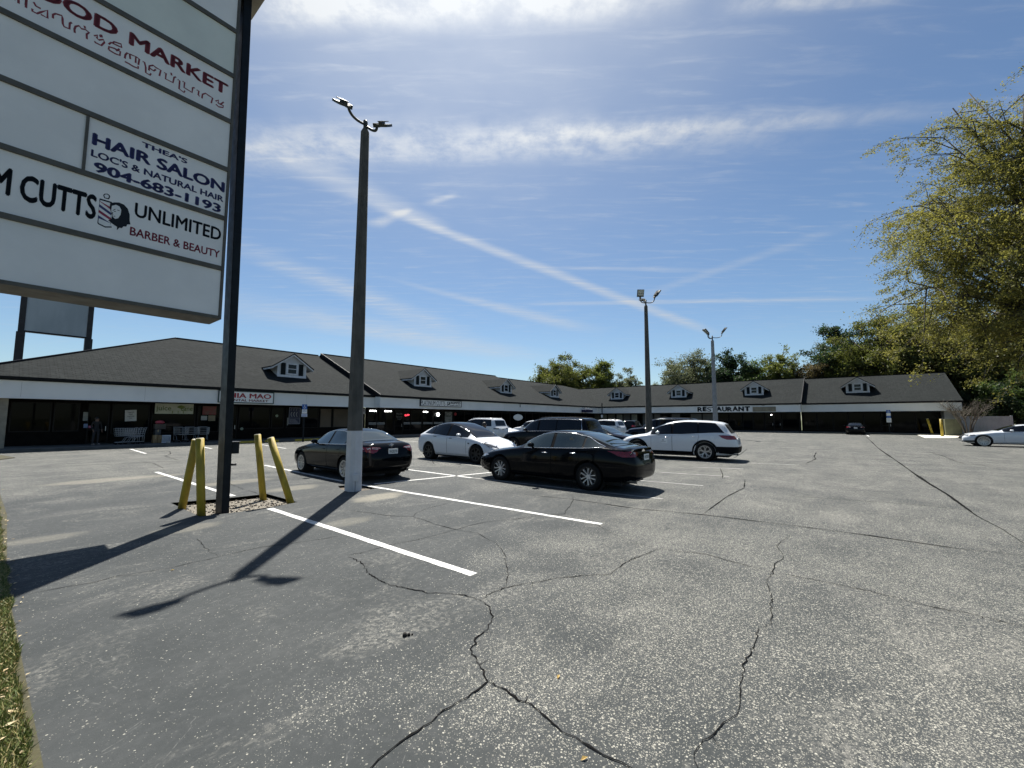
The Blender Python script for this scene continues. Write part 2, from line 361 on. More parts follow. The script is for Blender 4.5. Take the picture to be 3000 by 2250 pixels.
# light concrete of the driveway and the ramp by the right wing, forest floor, mulch
sheet('driveway', [(-40, 17.4), (.25, 17.4), (.15, 27.2), (-40, 27.4)], .004, mat('driveway_grey', (.30, .30, .285), (.22, .22, .21), .9, .8, detail=8))
sheet('entrance_ramp', [LP(2685, 1273.5), (69.4, -8.8), (69.4, -10.9), LP(2800, 1283.5), LP(2711, 1283.5)], .02, mat('ramp_concrete', (.62, .60, .50), (.55, .53, .45), .85, 1.5), thick=.02)
sheet('mulch_bed', [(66.2, -9.6), (75, -10.9), (75, -19), (58, -17), (60.2, -10.2)], .05, mat('mulch', (.11, .045, .028), (.06, .025, .018), .95, 14, bump=.8), thick=.05)
sheet('forest_floor', [(48, -12.2), (58.2, -17), (75, -11.2), (140, -11.2), (140, -90), (30, -90), (40, -30)], .03, dirt, thick=.03)
sheet('lawn', [(-30, -40), (.22, -40), (.3, 2.5), (.24, 7), (.33, 12), (.26, 17.35), (-30, 17.35)], .008, mat('turf', (.035, .032, .014), (.055, .05, .022), .95, 2.5, detail=8, bump=.5, bscale=20))
sheet('lawn_patch', [(-30, 27.4), (.3, 27.6), (.85, 28.8), (.5, 31.0), (-.1, 32.2), (-.1, 60), (-30, 60)], .03, mat('turf'  , (.1, .1, .1)), thick=.03)

# painted lines
paint = mat('line_paint', (.52, .52, .50), (.20, .20, .195), .8, 16, detail=9, lo=.52, hi=.68)
worn_paint = mat('worn_line_paint', (.26, .257, .24), (.15, .148, .14), .85, 5, detail=8)
def strip(mb, pts, w, z=.004, jit=0.):
    P = [Vector((p[0], p[1], 0)) for p in pts]; vs = []
    for i, p in enumerate(P):
        t = (P[min(i+1, len(P)-1)]-P[max(i-1, 0)]).normalized(); nn = Vector((-t.y, t.x, 0)); ww = (w(i/(len(P)-1)) if callable(w) else w)
        vs += [p+nn*(ww*.5+random.uniform(-jit, jit)), p-nn*(ww*.5+random.uniform(-jit, jit))]
    mb.add([(v.x, v.y, z) for v in vs], [(2*i, 2*i+1, 2*i+3, 2*i+2) for i in range(len(P)-1)])
def seg(a, b, k=1): return [a.lerp(b, i/k) for i in range(k+1)]
lines = [((458, 1383), (684, 1453.5), 1), ((790, 1490), (1388, 1684), 1), ((775, 1363), (1002, 1410), 1), ((1052, 1419.5), (1762, 1536), 1), ((1096, 1418), (1440, 1384), 1),
 ((1150, 1370), (1381, 1400), 1), ((1381, 1400), (1942, 1462), 0), ((383, 1316), (427, 1329), 1), ((593, 1309), (621, 1315), 1), ((766, 1303), (838, 1314), 1), ((1180, 1292), (1236, 1294.5), 1),
 ((1846, 1405.5), (2060, 1423), 0), ((1930, 1383.5), (2136, 1396), 0), ((2030, 1368.5), (2178, 1374), 0), ((2536, 1272), (2546, 1279), 1), ((1230, 1343), (1420, 1368), 0), ((2200, 1357), (2330, 1362), 0)]
for a, b, new in lines:
    mb = MB(); A, B = gp(*a), gp(*b); strip(mb, seg(A, B, max(2, int((B-A).length/.25))), .115, .004, .007)
    tag(mb.build('parking_line', paint if new else worn_paint), kind='structure')
# cracks and saw-cut joints of the old asphalt
ck = lambda *p: [(1000+a*.9042, 1450+b*.9042) for a, b in p]
CR = [(ck((-10, 47), (60, 55), (110, 62), (170, 69), (230, 70), (290, 90), (330, 103), (370, 113), (420, 98), (470, 88), (560, 80), (640, 68), (720, 62), (738, 40), (752, 15), (748, 0)), .012),
 (ck((370, 113), (330, 125), (250, 145), (160, 162), (60, 190), (20, 195)), .010), (ck((370, 113), (440, 125), (500, 155), (525, 185), (535, 220), (540, 260), (530, 300)), .007),
 (ck((20, 198), (70, 225), (90, 258), (150, 290), (220, 305), (280, 318), (345, 320), (400, 325), (455, 345)), .013), (ck((230, 70), (244, 58), (300, 38), (345, 28)), .008),
 (ck((455, 345), (470, 325), (530, 302), (620, 285), (700, 270), (780, 262), (870, 258), (890, 240), (930, 215), (1025, 177), (1090, 182), (1180, 193), (1260, 215), (1330, 235), (1400, 250)), .011),
 (ck((455, 345), (480, 365), (492, 395), (478, 430), (440, 465), (420, 500), (435, 535), (460, 570), (470, 605), (440, 640), (390, 665), (330, 700), (290, 740), (240, 765), (190, 805), (150, 840), (100, 885), (60, 930)), .012),
 (ck((470, 605), (520, 625), (560, 655), (610, 685), (660, 715), (700, 755), (760, 790), (820, 830), (880, 855), (935, 885), (990, 920)), .013),
 (ck((1025, 177), (960, 160), (900, 135), (850, 110), (800, 80), (760, 65)), .007),
 (ck((1465, 100), (1455, 130), (1410, 165), (1435, 200), (1405, 225), (1400, 250), (1378, 285), (1395, 330), (1392, 400), (1390, 420), (1345, 445), (1340, 490), (1310, 530), (1300, 580), (1290, 640), (1285, 700), (1240, 740), (1215, 775), (1165, 810), (1145, 840), (1150, 885), (1120, 930)), .008),
 ([(1540, 1450), (1669, 1462), (1868, 1491), (2067, 1509), (2320, 1540), (2537, 1568), (2808, 1608), (3010, 1629)], .022),
 (ck((1400, 250), (1500, 270), (1700, 310), (1900, 360), (2060, 390), (2225, 433)), .012),
 ([(2536, 1279), (2552, 1293), (2572, 1313), (2608, 1338), (2642, 1361), (2676, 1386), (2722, 1417), (2777, 1450), (2863, 1513), (2935, 1550), (3010, 1600)], .05),
 ([(2183, 1403), (2180, 1430), (2130, 1455), (2062, 1505)], .02), ([(2275, 1450), (2655, 1477), (2899, 1500)], .016), ([(2410, 1344), (2485, 1346), (2622, 1348)], .03), ([(2620, 1337), (2700, 1339)], .04), ([(2152, 1292), (2222, 1297), (2268, 1300), (2330, 1300)], .03),
 ([(2392, 1325), (2385, 1337), (2390, 1345), (2360, 1359)], .04), ([(2190, 1315), (2170, 1330), (2150, 1342)], .03), ([(2725, 1325), (2768, 1338), (2790, 1348), (2823, 1358), (2960, 1372), (3010, 1378)], .03), ([(2360, 1315), (2590, 1322)], .03),
 ([(40, 1752), (100, 1738), (172, 1724), (275, 1707), (343, 1689), (447, 1672), (500, 1664), (640, 1632), (760, 1605), (870, 1590), (960, 1577), (1010, 1566)], .010),
 ([(343, 1690), (420, 1685), (500, 1672)], .006), ([(575, 1578), (610, 1610), (640, 1632)], .006), ([(662, 1411), (690, 1425), (720, 1436), (770, 1449)], .012), ([(410, 1353), (450, 1358), (480, 1372)], .02), ([(440, 1325), (497, 1322), (500, 1330), (483, 1337), (525, 1349)], .025),
 ([(12, 1373), (100, 1368), (270, 1362), (640, 1345), (900, 1352)], .02), ([(560, 1425), (640, 1412), (820, 1408)], .012), ([(700, 1335), (800, 1332), (930, 1330)], .02), ([(1880, 1322), (1960, 1330)], .02), ([(2110, 1372), (2118, 1392), (2116, 1402)], .02), ([(1265, 1348), (1272, 1360)], .02)]
crack_shade = mat('crack_shadow', (.004, .004, .004), (.010, .010, .010), .95, 10, spec=.05)  # flat black colour stands in for the shade inside the open cracks
for pts, w in CR:
    P = [gp(*p) for p in pts]; Q = []
    straight = w > .0145
    for a, b in zip(P, P[1:]):
        k = max(1, int((b-a).length/(.035 if a.length < 6 else .12)))
        for i in range(k):
            p = a.lerp(b, i/k); d = (b-a).normalized(); j = .002 if straight else min(.012, .004+a.length*.0008)
            Q.append(p+Vector((-d.y, d.x, 0))*random.gauss(0, j))
    Q.append(P[-1]); mb = MB(); ph = random.uniform(0, 9)
    strip(mb, Q, lambda u: w*(1.3 if straight else .95)*max(.45, .6+.3*math.sin(u*23+ph)+.28*math.sin(u*61+2*ph)+random.uniform(-.1, .45))*min(1, .2+8*min(u, 1-u)), .006)
    if not straight:                                            # crumbled edges and short side cracks
        for k in range(2, len(Q)-3, 3):
            if random.random() < .3:
                d = (Q[k+1]-Q[k]).normalized(); nn = Vector((-d.y, d.x, 0))*random.choice((-1, 1)); L_ = random.uniform(.02, .09)*(1 if random.random() < .85 else 2.5)
                a = Q[k]; b = a+nn*L_*.5+d*random.gauss(0, .4)*L_; strip(mb, [a, b, b+nn*L_*.5+d*random.gauss(0, .5)*L_], lambda u: w*.5*(1.05-u), .0055)
    tag(mb.build('pavement_crack', crack_shade), kind='structure')
# a clod and a few dry leaves on the asphalt
mb = MB(); c = gp(1186, 1864)
for dx, r in ((0, .02), (.03, .014), (.055, .009)):
    mb.lathe([(0, -r*.4), (r*.7, -r*.2), (r, r*.4), (r*.8, r*1.1), (r*.3, r*1.5), (0, r*1.6)], (dx, dx*.35, 0), 'z', 9)
o = mb.build('acorn_clod', mat('dark_clod', (.03, .025, .02), (.015, .012, .01), .9, 60), smooth=True); o.location = c; tag(o, 'small dark clod lying alone on the grey asphalt', 'debris')
leafm = mat('dry_leaf', (.45, .32, .10), (.30, .19, .06), .8, 20)
def leaf(mb, p, r, a, h=.012):
    d, e = Vector((math.cos(a), math.sin(a), 0)), Vector((-math.sin(a), math.cos(a), 0))
    mb.add([p-d*r, p-d*r*.2+e*r*.45+Vector((0, 0, h)), p+d*r+Vector((0, 0, h*.5)), p-d*r*.2-e*r*.45+Vector((0, 0, h*.7))], [(0, 1, 2, 3)])
for px, py, lb in [(1636, 1985, 'small tan leaf on bare aggregate beyond the forked crack'), (1712, 2226, 'small tan leaf near the bottom edge of the picture'), (505, 1672, 'pale leaf fragment on dark asphalt beside the long left crack')]:
    mb = MB(); leaf(mb, Vector((0, 0, .003)), .022, random.uniform(0, 6)); o = mb.build('dry_leaf', leafm); o.location = gp(px, py); tag(o, lb, 'leaf', 'dry leaves on the asphalt')
# litter of leaves along the lawn edge and the grass itself
mb = MB()
for i in range(650):
    y = random.uniform(2.2, 17)**1.0; x = .25+random.gauss(0, .05)-abs(random.gauss(0, .16)); mb_p = Vector((min(x, .36), y, .012+(random.uniform(0, .035) if x < .2 else 0)))
    leaf(mb, mb_p, random.uniform(.008, .03), random.uniform(0, 6.3), random.uniform(.002, .010))
o = mb.build('leaf_litter', mat('pale_litter', (.52, .44, .28), (.28, .19, .09), .9, 5)); o.rotation_euler = (0, 0, TH); tag(o, kind='stuff')
N = 120000
yy = np.concatenate([rng.uniform(1.6, 8, N*2//3), rng.uniform(8, 17.3, N-N*2//3)]); xx = .25+.018*np.sin(yy*2.3)*np.sin(yy*7.1+1)-np.abs(rng.normal(0, .55, N)); hh = rng.uniform(.02, .055, N)*np.where(xx > .18, .7, 1)
aa = rng.uniform(0, 6.28, N); ww = rng.uniform(.0025, .005, N)*(1+yy*.06); lean = rng.normal(0, .6, (N, 2))*hh[:, None]
V = np.zeros((N, 3, 3)); V[:, 0] = np.stack([xx-ww*np.cos(aa), yy-ww*np.sin(aa), np.full(N, .006)], 1); V[:, 1] = np.stack([xx+ww*np.cos(aa), yy+ww*np.sin(aa), np.full(N, .006)], 1); V[:, 2] = np.stack([xx+lean[:, 0], yy+lean[:, 1], .008+hh], 1)
gm = bpy.data.materials.new('grass_blade'); gm.use_nodes = True; q = G(gm.node_tree); b = q.N['Principled BSDF']
rnd = q.n('ShaderNodeNewGeometry').outputs['Random Per Island']
q.set(b, 'Base Color', q.mix(q.ramp(rnd, .62, .8), q.mix(rnd, (.07, .105, .016), (.17, .195, .04)), (.36, .30, .13))); b.inputs['Roughness'].default_value = .6; b.inputs['Subsurface Weight'].default_value = 0
o = np_mesh('grass', V.reshape(-1, 3), np.arange(N*3).reshape(N, 3), gm); o.rotation_euler = (0, 0, TH); tag(o, kind='stuff')
# ------------------------------------------------------------------ the strip mall
def shingle_material():
    m = bpy.data.materials.new('roof_shingles'); m.use_nodes = True; q = G(m.node_tree); b = q.N['Principled BSDF']
    co = q.obj()
    def tabs(v):
        br = q.n('ShaderNodeTexBrick', i_Vector=v, i_Scale=1., i_Color1=(.0130, .0165, .0172, 1), i_Color2=(.0235, .0275, .0282, 1), i_Mortar=(.006, .006, .0062, 1)); br.offset = .37
        br.inputs['Brick Width'].default_value = .34; br.inputs['Row Height'].default_value = .19; br.inputs['Mortar Size'].default_value = .018; br.inputs['Bias'].default_value = -.1
        return br
    nrm = q.n('ShaderNodeSeparateXYZ', i_0=q.n('ShaderNodeTexCoord').outputs['Normal'])
    s = q.n('ShaderNodeSeparateXYZ', i_0=co)
    front = tabs(q.n('ShaderNodeCombineXYZ', i_0=s.outputs[0], i_1=q.m('MULTIPLY', s.outputs[1], 1.09)).outputs[0])
    side = tabs(q.n('ShaderNodeCombineXYZ', i_0=s.outputs[1], i_1=q.m('MULTIPLY', s.outputs[0], 1.09)).outputs[0])
    isx = q.m('GREATER_THAN', q.m('ABSOLUTE', nrm.outputs[0]), q.m('ABSOLUTE', nrm.outputs[1]))
    c = q.mix(isx, front.outputs[0], side.outputs[0])
    c = q.mix(q.m('MULTIPLY', q.ramp(q.noise(co, 5, 5, .7), .35, .7), .5), c, (.031, .0345, .034))
    c = q.mix(q.m('MULTIPLY', q.ramp(q.noise(co, .35, 5, .6), .4, .7), .35), c, (.0115, .0135, .0142))
    q.L.new(c, b.inputs['Base Color']); b.inputs['Roughness'].default_value = .95; b.inputs['Specular IOR Level'].default_value = .08
    f = q.mix(isx, front.outputs[1], side.outputs[1])
    bp = q.n('ShaderNodeBump', i_Strength=.7, i_Distance=.02, i_Height=q.m('ADD', q.m('MULTIPLY', f, -1.), q.noise(co, 9, 4, .6))); q.L.new(bp.outputs[0], b.inputs['Normal'])
    return m
SHING = shingle_material()
fascm = mat('fascia_paint', (.66, .68, .68), (.60, .62, .62), .7, .5, detail=7)
trimd = mat('dark_drip_edge', (.007, .008, .010), (.005, .006, .007), .6, 4, spec=.15)
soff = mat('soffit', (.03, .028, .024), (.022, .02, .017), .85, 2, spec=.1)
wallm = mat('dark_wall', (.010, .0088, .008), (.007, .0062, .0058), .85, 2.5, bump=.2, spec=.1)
tanm = mat('tan_stucco', (.26, .24, .19), (.2, .18, .145), .85, 3, bump=.2)
whitem = mat('white_siding', (.52, .54, .56), (.46, .48, .50), .6, 2)
shutm = mat('shutter_green', (.006, .012, .014), (.004, .008, .010), .6, 6, spec=.15)
framem = mat('bronze_frame', (.009, .008, .008), (.014, .012, .011), .5, 5, spec=.2)
def glass_mat(name, c=(.006, .008, .009), rough=.03, spec=.6):
    m = mat(name, c, tuple(v*1.5 for v in c), rough, .7, spec=spec); return m
glassm = glass_mat('store_glass', (.002, .0026, .003), .03, .07); paneg = glass_mat('dormer_glass', (.004, .007, .009), .06, .3)
bl = thing('strip_mall', 'long L-shaped strip mall with grey shingle roof, dormers and pale fascia', 'building', Wd(0, 34.7, 0), TH)
OY = 34.7
class LB(MB):                    # lot-frame geometry shifted to the building's origin
    def build(s, *a, **k): s.v = [(x, y-OY, z) for x, y, z in s.v]; return MB.build(s, *a, **k)
SL = .435
def zl(y, ye): return 3.99+SL*(y-ye)
Z0 = 3.99
# roofs: unit by unit (a step in the slope shows as a dark band)
def roof(name, polys, under=.16):
    mb = LB()
    for P in polys:
        n = len(P); mb.add(list(P)+[(x, y, z-under) for x, y, z in P], [tuple(range(n)), tuple(range(2*n-1, n-1, -1))]+[(i, (i+1) % n, (i+1) % n+n, i+n) for i in range(n)])
    o = mb.build('roof', SHING, bl); return o
r1, r2, r3 = 45.85, 45.25, 44.75
zr1, zr2, zr3 = zl(r1, 34.7), zl(r2, 33.8), zl(r3, 34.0)
roof('roof', [[(-1.6, 34.6, zl(34.6, 34.7)), (22.65, 34.6, zl(34.6, 34.7)), (22.65, r1, zr1), (9.9, r1, zr1)], [(-1.6, 34.6, zl(34.6, 34.7)), (9.9, r1, zr1), (-1.6, 57.1, zl(34.6, 34.7))], [(9.9, r1, zr1), (22.65, r1, zr1), (22.65, 57.1, 3.95), (-1.6, 57.1, 3.95)]])
roof('roof', [[(22.655, 33.7, zl(33.7, 33.8)), (52.4, 33.7, zl(33.7, 33.8)), (52.4, r2, zr2), (22.655, r2, zr2)], [(22.655, r2, zr2), (52.4, r2, zr2), (52.4, 57, 3.9), (22.655, 57, 3.9)]])
zx = 8.09
roof('roof', [[(52.405, 33.9, zl(33.9, 34.0)), (67.46, 33.9, zl(33.9, 34.0)), (76.99, 43.42, 8.09), (72.4, r3, zr3), (52.405, r3, zr3)], [(52.405, r3, zr3), (72.4, r3, zr3), (72.4, 56, 3.8), (52.405, 56, 3.8)]])
def zr(x, xe): return 3.99+SL*(x-xe)
roof('roof', [[(67.46, 33.9, zr(67.46, 67.56)), (67.46, 4.35, zr(67.46, 67.56)), (77, 4.35, zr(77, 67.56)), (77, 43.42, zr(77, 67.56))], [(77, 4.35, zr(77, 67.56)), (87, 4.35, 3.75), (87, 52, 3.75), (77, 43.42, zr(77, 67.56))]])
roof('roof', [[(69.2, 4.345, zr(69.2, 69.3)), (69.2, -10.85, zr(69.2, 69.3)), (78.7, -10.85, zr(78.7, 69.3)), (78.7, 4.345, zr(78.7, 69.3))], [(78.7, 4.345, zr(78.7, 69.3)), (78.7, -10.85, zr(78.7, 69.3)), (88, -10.85, 4), (88, 4.345, 4)]])
# gable infill under the verges
gb = LB(); gb.prism([(33.9, 3.8), (r2-.1, zr2-.17), (56, 3.8)], 22.7, 22.9, 'x'); gb.build('gable_wall', trimd, bl); gb = LB(); gb.prism([(r3-9, 3.8), (r3, zr3-.17), (55, 3.8)], 52.45, 52.6, 'x')
gb.build('gable_wall', trimd, bl)
gb = LB(); gb.prism([(67.7, 3.8), (77, zr(77, 67.56)-.17), (86.5, 3.7)], 4.4, 4.55, 'y'); gb.build('gable_wall', whitem, bl); gb = LB(); gb.prism([(69.4, 2.8), (69.4, 3.8), (78.7, zr(78.7, 69.3)-.17), (87.5, 3.8), (87.5, 0), (70.3, 0), (70.3, 2.8)], -10.75, -10.6, 'y')
gb.build('gable_wall', whitem, bl)
# verge / ridge trim
tr = LB()
def bar(a, b, w, h):
    a, b = Vector(a), Vector(b); d = (b-a).normalized(); s_ = d.cross(Vector((0, 0, 1))).normalized()*w*.5; u_ = s_.cross(d).normalized()*h*.5
    tr.add([a-s_-u_, a+s_-u_, a+s_+u_, a-s_+u_, b-s_-u_, b+s_-u_, b+s_+u_, b-s_+u_], [(0, 1, 2, 3), (7, 6, 5, 4), (0, 4, 5, 1), (1, 5, 6, 2), (2, 6, 7, 3), (3, 7, 4, 0)])
for a, b in [((9.9, r1, zr1+.03), (22.6, r1, zr1+.03)), ((22.7, r2, zr2+.03), (52.35, r2, zr2+.03)), ((52.5, r3, zr3+.03), (72.3, r3, zr3+.03)), ((77, 4.4, zr(77, 67.56)+.03), (77, 43.4, 8.12)), ((78.7, -10.8, zr(78.7, 69.3)+.03), (78.7, 4.3, zr(78.7, 69.3)+.03))]: bar(a, b, .3, .05)
for a, b in [((22.62, 33.68, Z0-.06), (22.62, r2, zr2-.02)), ((67.5, 4.32, Z0-.04), (77, 4.32, zr(77, 67.56)-.02)), ((-1.64, 34.58, Z0-.06), (9.86, r1, zr1-.04))]: bar(a, b, .09, .24)
# drip edge along the eaves
for a, b in [((-1.6, 34.56), (22.65, 34.56)), ((22.6, 33.66), (52.4, 33.66)), ((52.4, 33.86), (67.5, 33.86))]: bar((a[0], a[1], Z0-.06), (b[0], b[1], Z0-.06), .06, .13)
for a, b in [((67.42, 33.86), (67.42, 4.3)), ((69.16, 4.3), (69.16, -10.9))]: bar((a[0], a[1], Z0-.06), (b[0], b[1], Z0-.06), .06, .13)
tr.build('roof_trim', trimd, bl)
# fascia boards
FZ0, FZ1 = 2.83, 3.87
def fascia(x0, x1, y0, y1, dirn):
    f = LB(); f.box(x0, x1, y0, y1, FZ0, FZ1)
    t = .035
    if dirn == 'y': f.box(x0, x1, y0-t, y0-.002, FZ1-.13, FZ1-.02); f.box(x0, x1, y0-t, y0-.002, FZ0-.01, FZ0+.06)
    else: f.box(x0-t, x0-.002, y0, y1, FZ1-.13, FZ1-.02); f.box(x0-t, x0-.002, y0, y1, FZ0-.01, FZ0+.06)
    return f.build('fascia', fascm, bl, bevel=.004)
fascia(-1.55, 22.69, 34.7, 34.9, 'y'); fascia(22.7, 52.39, 33.8, 34.0, 'y'); fascia(52.4, 67.55, 34.0, 34.2, 'y')
f = LB(); f.box(22.7, 22.9, 34.01, 34.88, FZ0, FZ1-.01); f.build('fascia', fascm, bl)
fascia(67.56, 67.76, 4.4, 34.0, 'x'); fascia(69.3, 69.5, -10.7, 4.4, 'x'); f = LB(); f.box(67.77, 69.29, 4.4, 4.6, FZ0, FZ1-.01); f.build('fascia', fascm, bl)
# board joints of the fascia
for x, y_ in ((1.0, 34.694), (6.1, 34.694), (11.2, 34.694), (16.3, 34.694), (27, 33.794), (34.5, 33.794), (41, 33.794), (47.5, 33.794)):
    j = LB(); j.box(x, x+.014, y_, y_+.005, FZ0+.08, FZ1-.14); j.build('fascia_joint', mat('joint_grey', (.42, .43, .43), rough=.8), bl)
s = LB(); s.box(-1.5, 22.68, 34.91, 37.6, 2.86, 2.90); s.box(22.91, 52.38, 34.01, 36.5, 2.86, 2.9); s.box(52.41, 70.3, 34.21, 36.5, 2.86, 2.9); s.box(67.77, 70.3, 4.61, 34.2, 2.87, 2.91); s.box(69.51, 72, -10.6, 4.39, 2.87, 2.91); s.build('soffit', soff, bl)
# walls behind the walkway
WY1, WY2, WX1, WX2 = 37.4, 36.4, 70.2, 71.9
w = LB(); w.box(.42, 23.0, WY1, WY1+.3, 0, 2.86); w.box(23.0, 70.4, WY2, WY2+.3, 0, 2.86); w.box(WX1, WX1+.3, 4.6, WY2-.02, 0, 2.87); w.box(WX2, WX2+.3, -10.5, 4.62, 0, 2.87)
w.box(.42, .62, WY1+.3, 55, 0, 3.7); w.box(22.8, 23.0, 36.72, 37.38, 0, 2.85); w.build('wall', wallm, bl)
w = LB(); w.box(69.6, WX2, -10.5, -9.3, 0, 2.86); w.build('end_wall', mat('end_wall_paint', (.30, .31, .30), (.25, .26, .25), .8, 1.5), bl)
w = LB(); w.box(.30, .62, 34.96, 35.3, .15, 2.85); w.box(-1.5, .29, 34.98, 35.26, 2.48, 2.85); w.build('corner_post', tanm, bl, bevel=.01)
# sidewalk with kerb
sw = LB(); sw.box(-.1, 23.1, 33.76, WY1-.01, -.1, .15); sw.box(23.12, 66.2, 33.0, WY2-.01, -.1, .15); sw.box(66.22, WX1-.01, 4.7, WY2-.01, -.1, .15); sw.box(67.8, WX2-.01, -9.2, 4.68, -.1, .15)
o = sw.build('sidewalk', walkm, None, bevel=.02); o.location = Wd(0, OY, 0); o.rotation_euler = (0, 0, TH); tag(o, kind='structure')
ky = mat('kerb_yellow', (.52, .38, .04), (.38, .28, .05), .8, 3)
for x0, x1 in ((11.0, 12.6), (12.9, 13.9), (15.1, 18.5)):
    k = LB(); k.box(x0, x1, 33.752, 33.9, .01, .155); o = k.build('kerb_paint', ky, None); o.location = Wd(0, OY, 0); o.rotation_euler = (0, 0, TH); tag(o, kind='structure')

# storefront windows and doors: frame + pane
def store(x0, x1, z0, z1, kind='window', face='L1', glass=None):
    y = {'L1': WY1, 'L2': WY2}.get(face)
    m1, m2 = LB(), LB(); t = .06
    if face[0] == 'L':
        q = lambda a, b, d0, d1, z0_, z1_, mm: mm.box(a, b, y-d1, y-d0, z0_, z1_)
    else:
        X = {'R1': WX1, 'R2': WX2}[face]; q = lambda a, b, d0, d1, z0_, z1_, mm: mm.box(X-d1, X-d0, -b, -a, z0_, z1_)
    q(x0, x0+t, .003, .07, z0, z1, m1); q(x1-t, x1, .003, .07, z0, z1, m1); q(x0+t, x1-t, .003, .068, z0, z0+t, m1); q(x0+t, x1-t, .003, .068, z1-t, z1, m1)
    if kind == 'door': q(x0+t, x1-t, .003, .06, 1.0, 1.06, m1)
    o = m1.build('storefront_'+kind, framem, bl); q(x0+t, x1-t, .004, .03, z0+t, z1-t, m2); m2.build('pane', glass or glassm, o)
    if kind == 'door':
        h = LB(); q(x1-.16, x1-.13, .07, .1, .95, 1.25, h); h.build('handle', mat('steel', (.5, .5, .5), rough=.35, metal=1), o)
for a, b in ((.75, 2.36), (2.44, 3.55)): store(a, b, .95, 2.72)
store(3.9, 4.9, .17, 2.72, 'door'); store(5.0, 6.9, .75, 2.72)
for a, b in ((7.0, 9.5), (9.6, 11.0)): store(a, b, .75, 2.72)
store(11.1, 12.2, .17, 2.72, 'door')
for a, b in ((12.3, 14.6), (14.7, 15.7)): store(a, b, .95, 2.72)
store(15.9, 17.3, .95, 2.72); store(17.4, 18.7, .95, 2.72)
cream = mat('cream_blind', (.12, .095, .068), (.10, .08, .057), .7, 1, vec=(1, 1, 1))  # plain cream-brown pane colour, no emission
store(18.8, 19.95, .95, 2.72, glass=cream); store(20.05, 22.6, .95, 2.72, glass=cream)
xs = [23.1, 24.1, 25.1, 26.1]
for a, b in zip(xs, xs[1:]): store(a, b-.06, .6, 2.72, face='L2')
store(26.15, 27.2, .17, 2.72, 'door', 'L2')
for a, b in ((27.25, 28.2), (28.25, 29.8), (29.85, 31.3), (31.35, 32.8)): store(a, b-.05, .6, 2.72, face='L2')
store(32.85, 34.5, .17, 2.72, 'door', 'L2')
x = 34.6
while x < 69: store(x, x+1.7, .6, 2.72, face='L2'); x += 1.78 if x < 55 else 1.9
pale = mat('covered_window', (.17, .17, .14), (.135, .135, .11), .35, 1.2); pale2 = mat('paper_window', (.09, .097, .095), (.07, .075, .075), .4, 1.2)
t0 = -36.2
edges = [-36.3, -35.0, -33.6, -32.0, -30.6, -29.2, -27.9, -27.1, -25.1, -23.9, -22.2, -20.7, -19.2, -17.4, -15.5, -13.6, -11.8]
for i, (a, b) in enumerate(zip(edges, edges[1:])):
    store(a+.03, b-.05, .75, 2.74, face='R1', glass=pale if i < 3 else (pale2 if i in (3, 4, 5, 7, 8, 10, 12, 13) else None))
for a, b in ((-11.7, -10.4), (-10.35, -9.0)): store(a, b, .3, 2.74, face='R1')
store(-8.9, -7.8, .17, 2.74, 'door', 'R1'); store(-7.75, -6.9, .17, 2.74, 'door', 'R1'); store(-6.8, -4.75, .3, 2.74, face='R1')
for a, b in ((-4.4, -2.9), (-2.85, -1.1), (-1.05, .5), (.55, 2.1), (2.15, 3.8), (4.9, 7.0), (7.05, 9.1)): store(a, b, .3, 2.74, face='R2')
store(3.85, 4.85, .17, 2.74, 'door', 'R2')

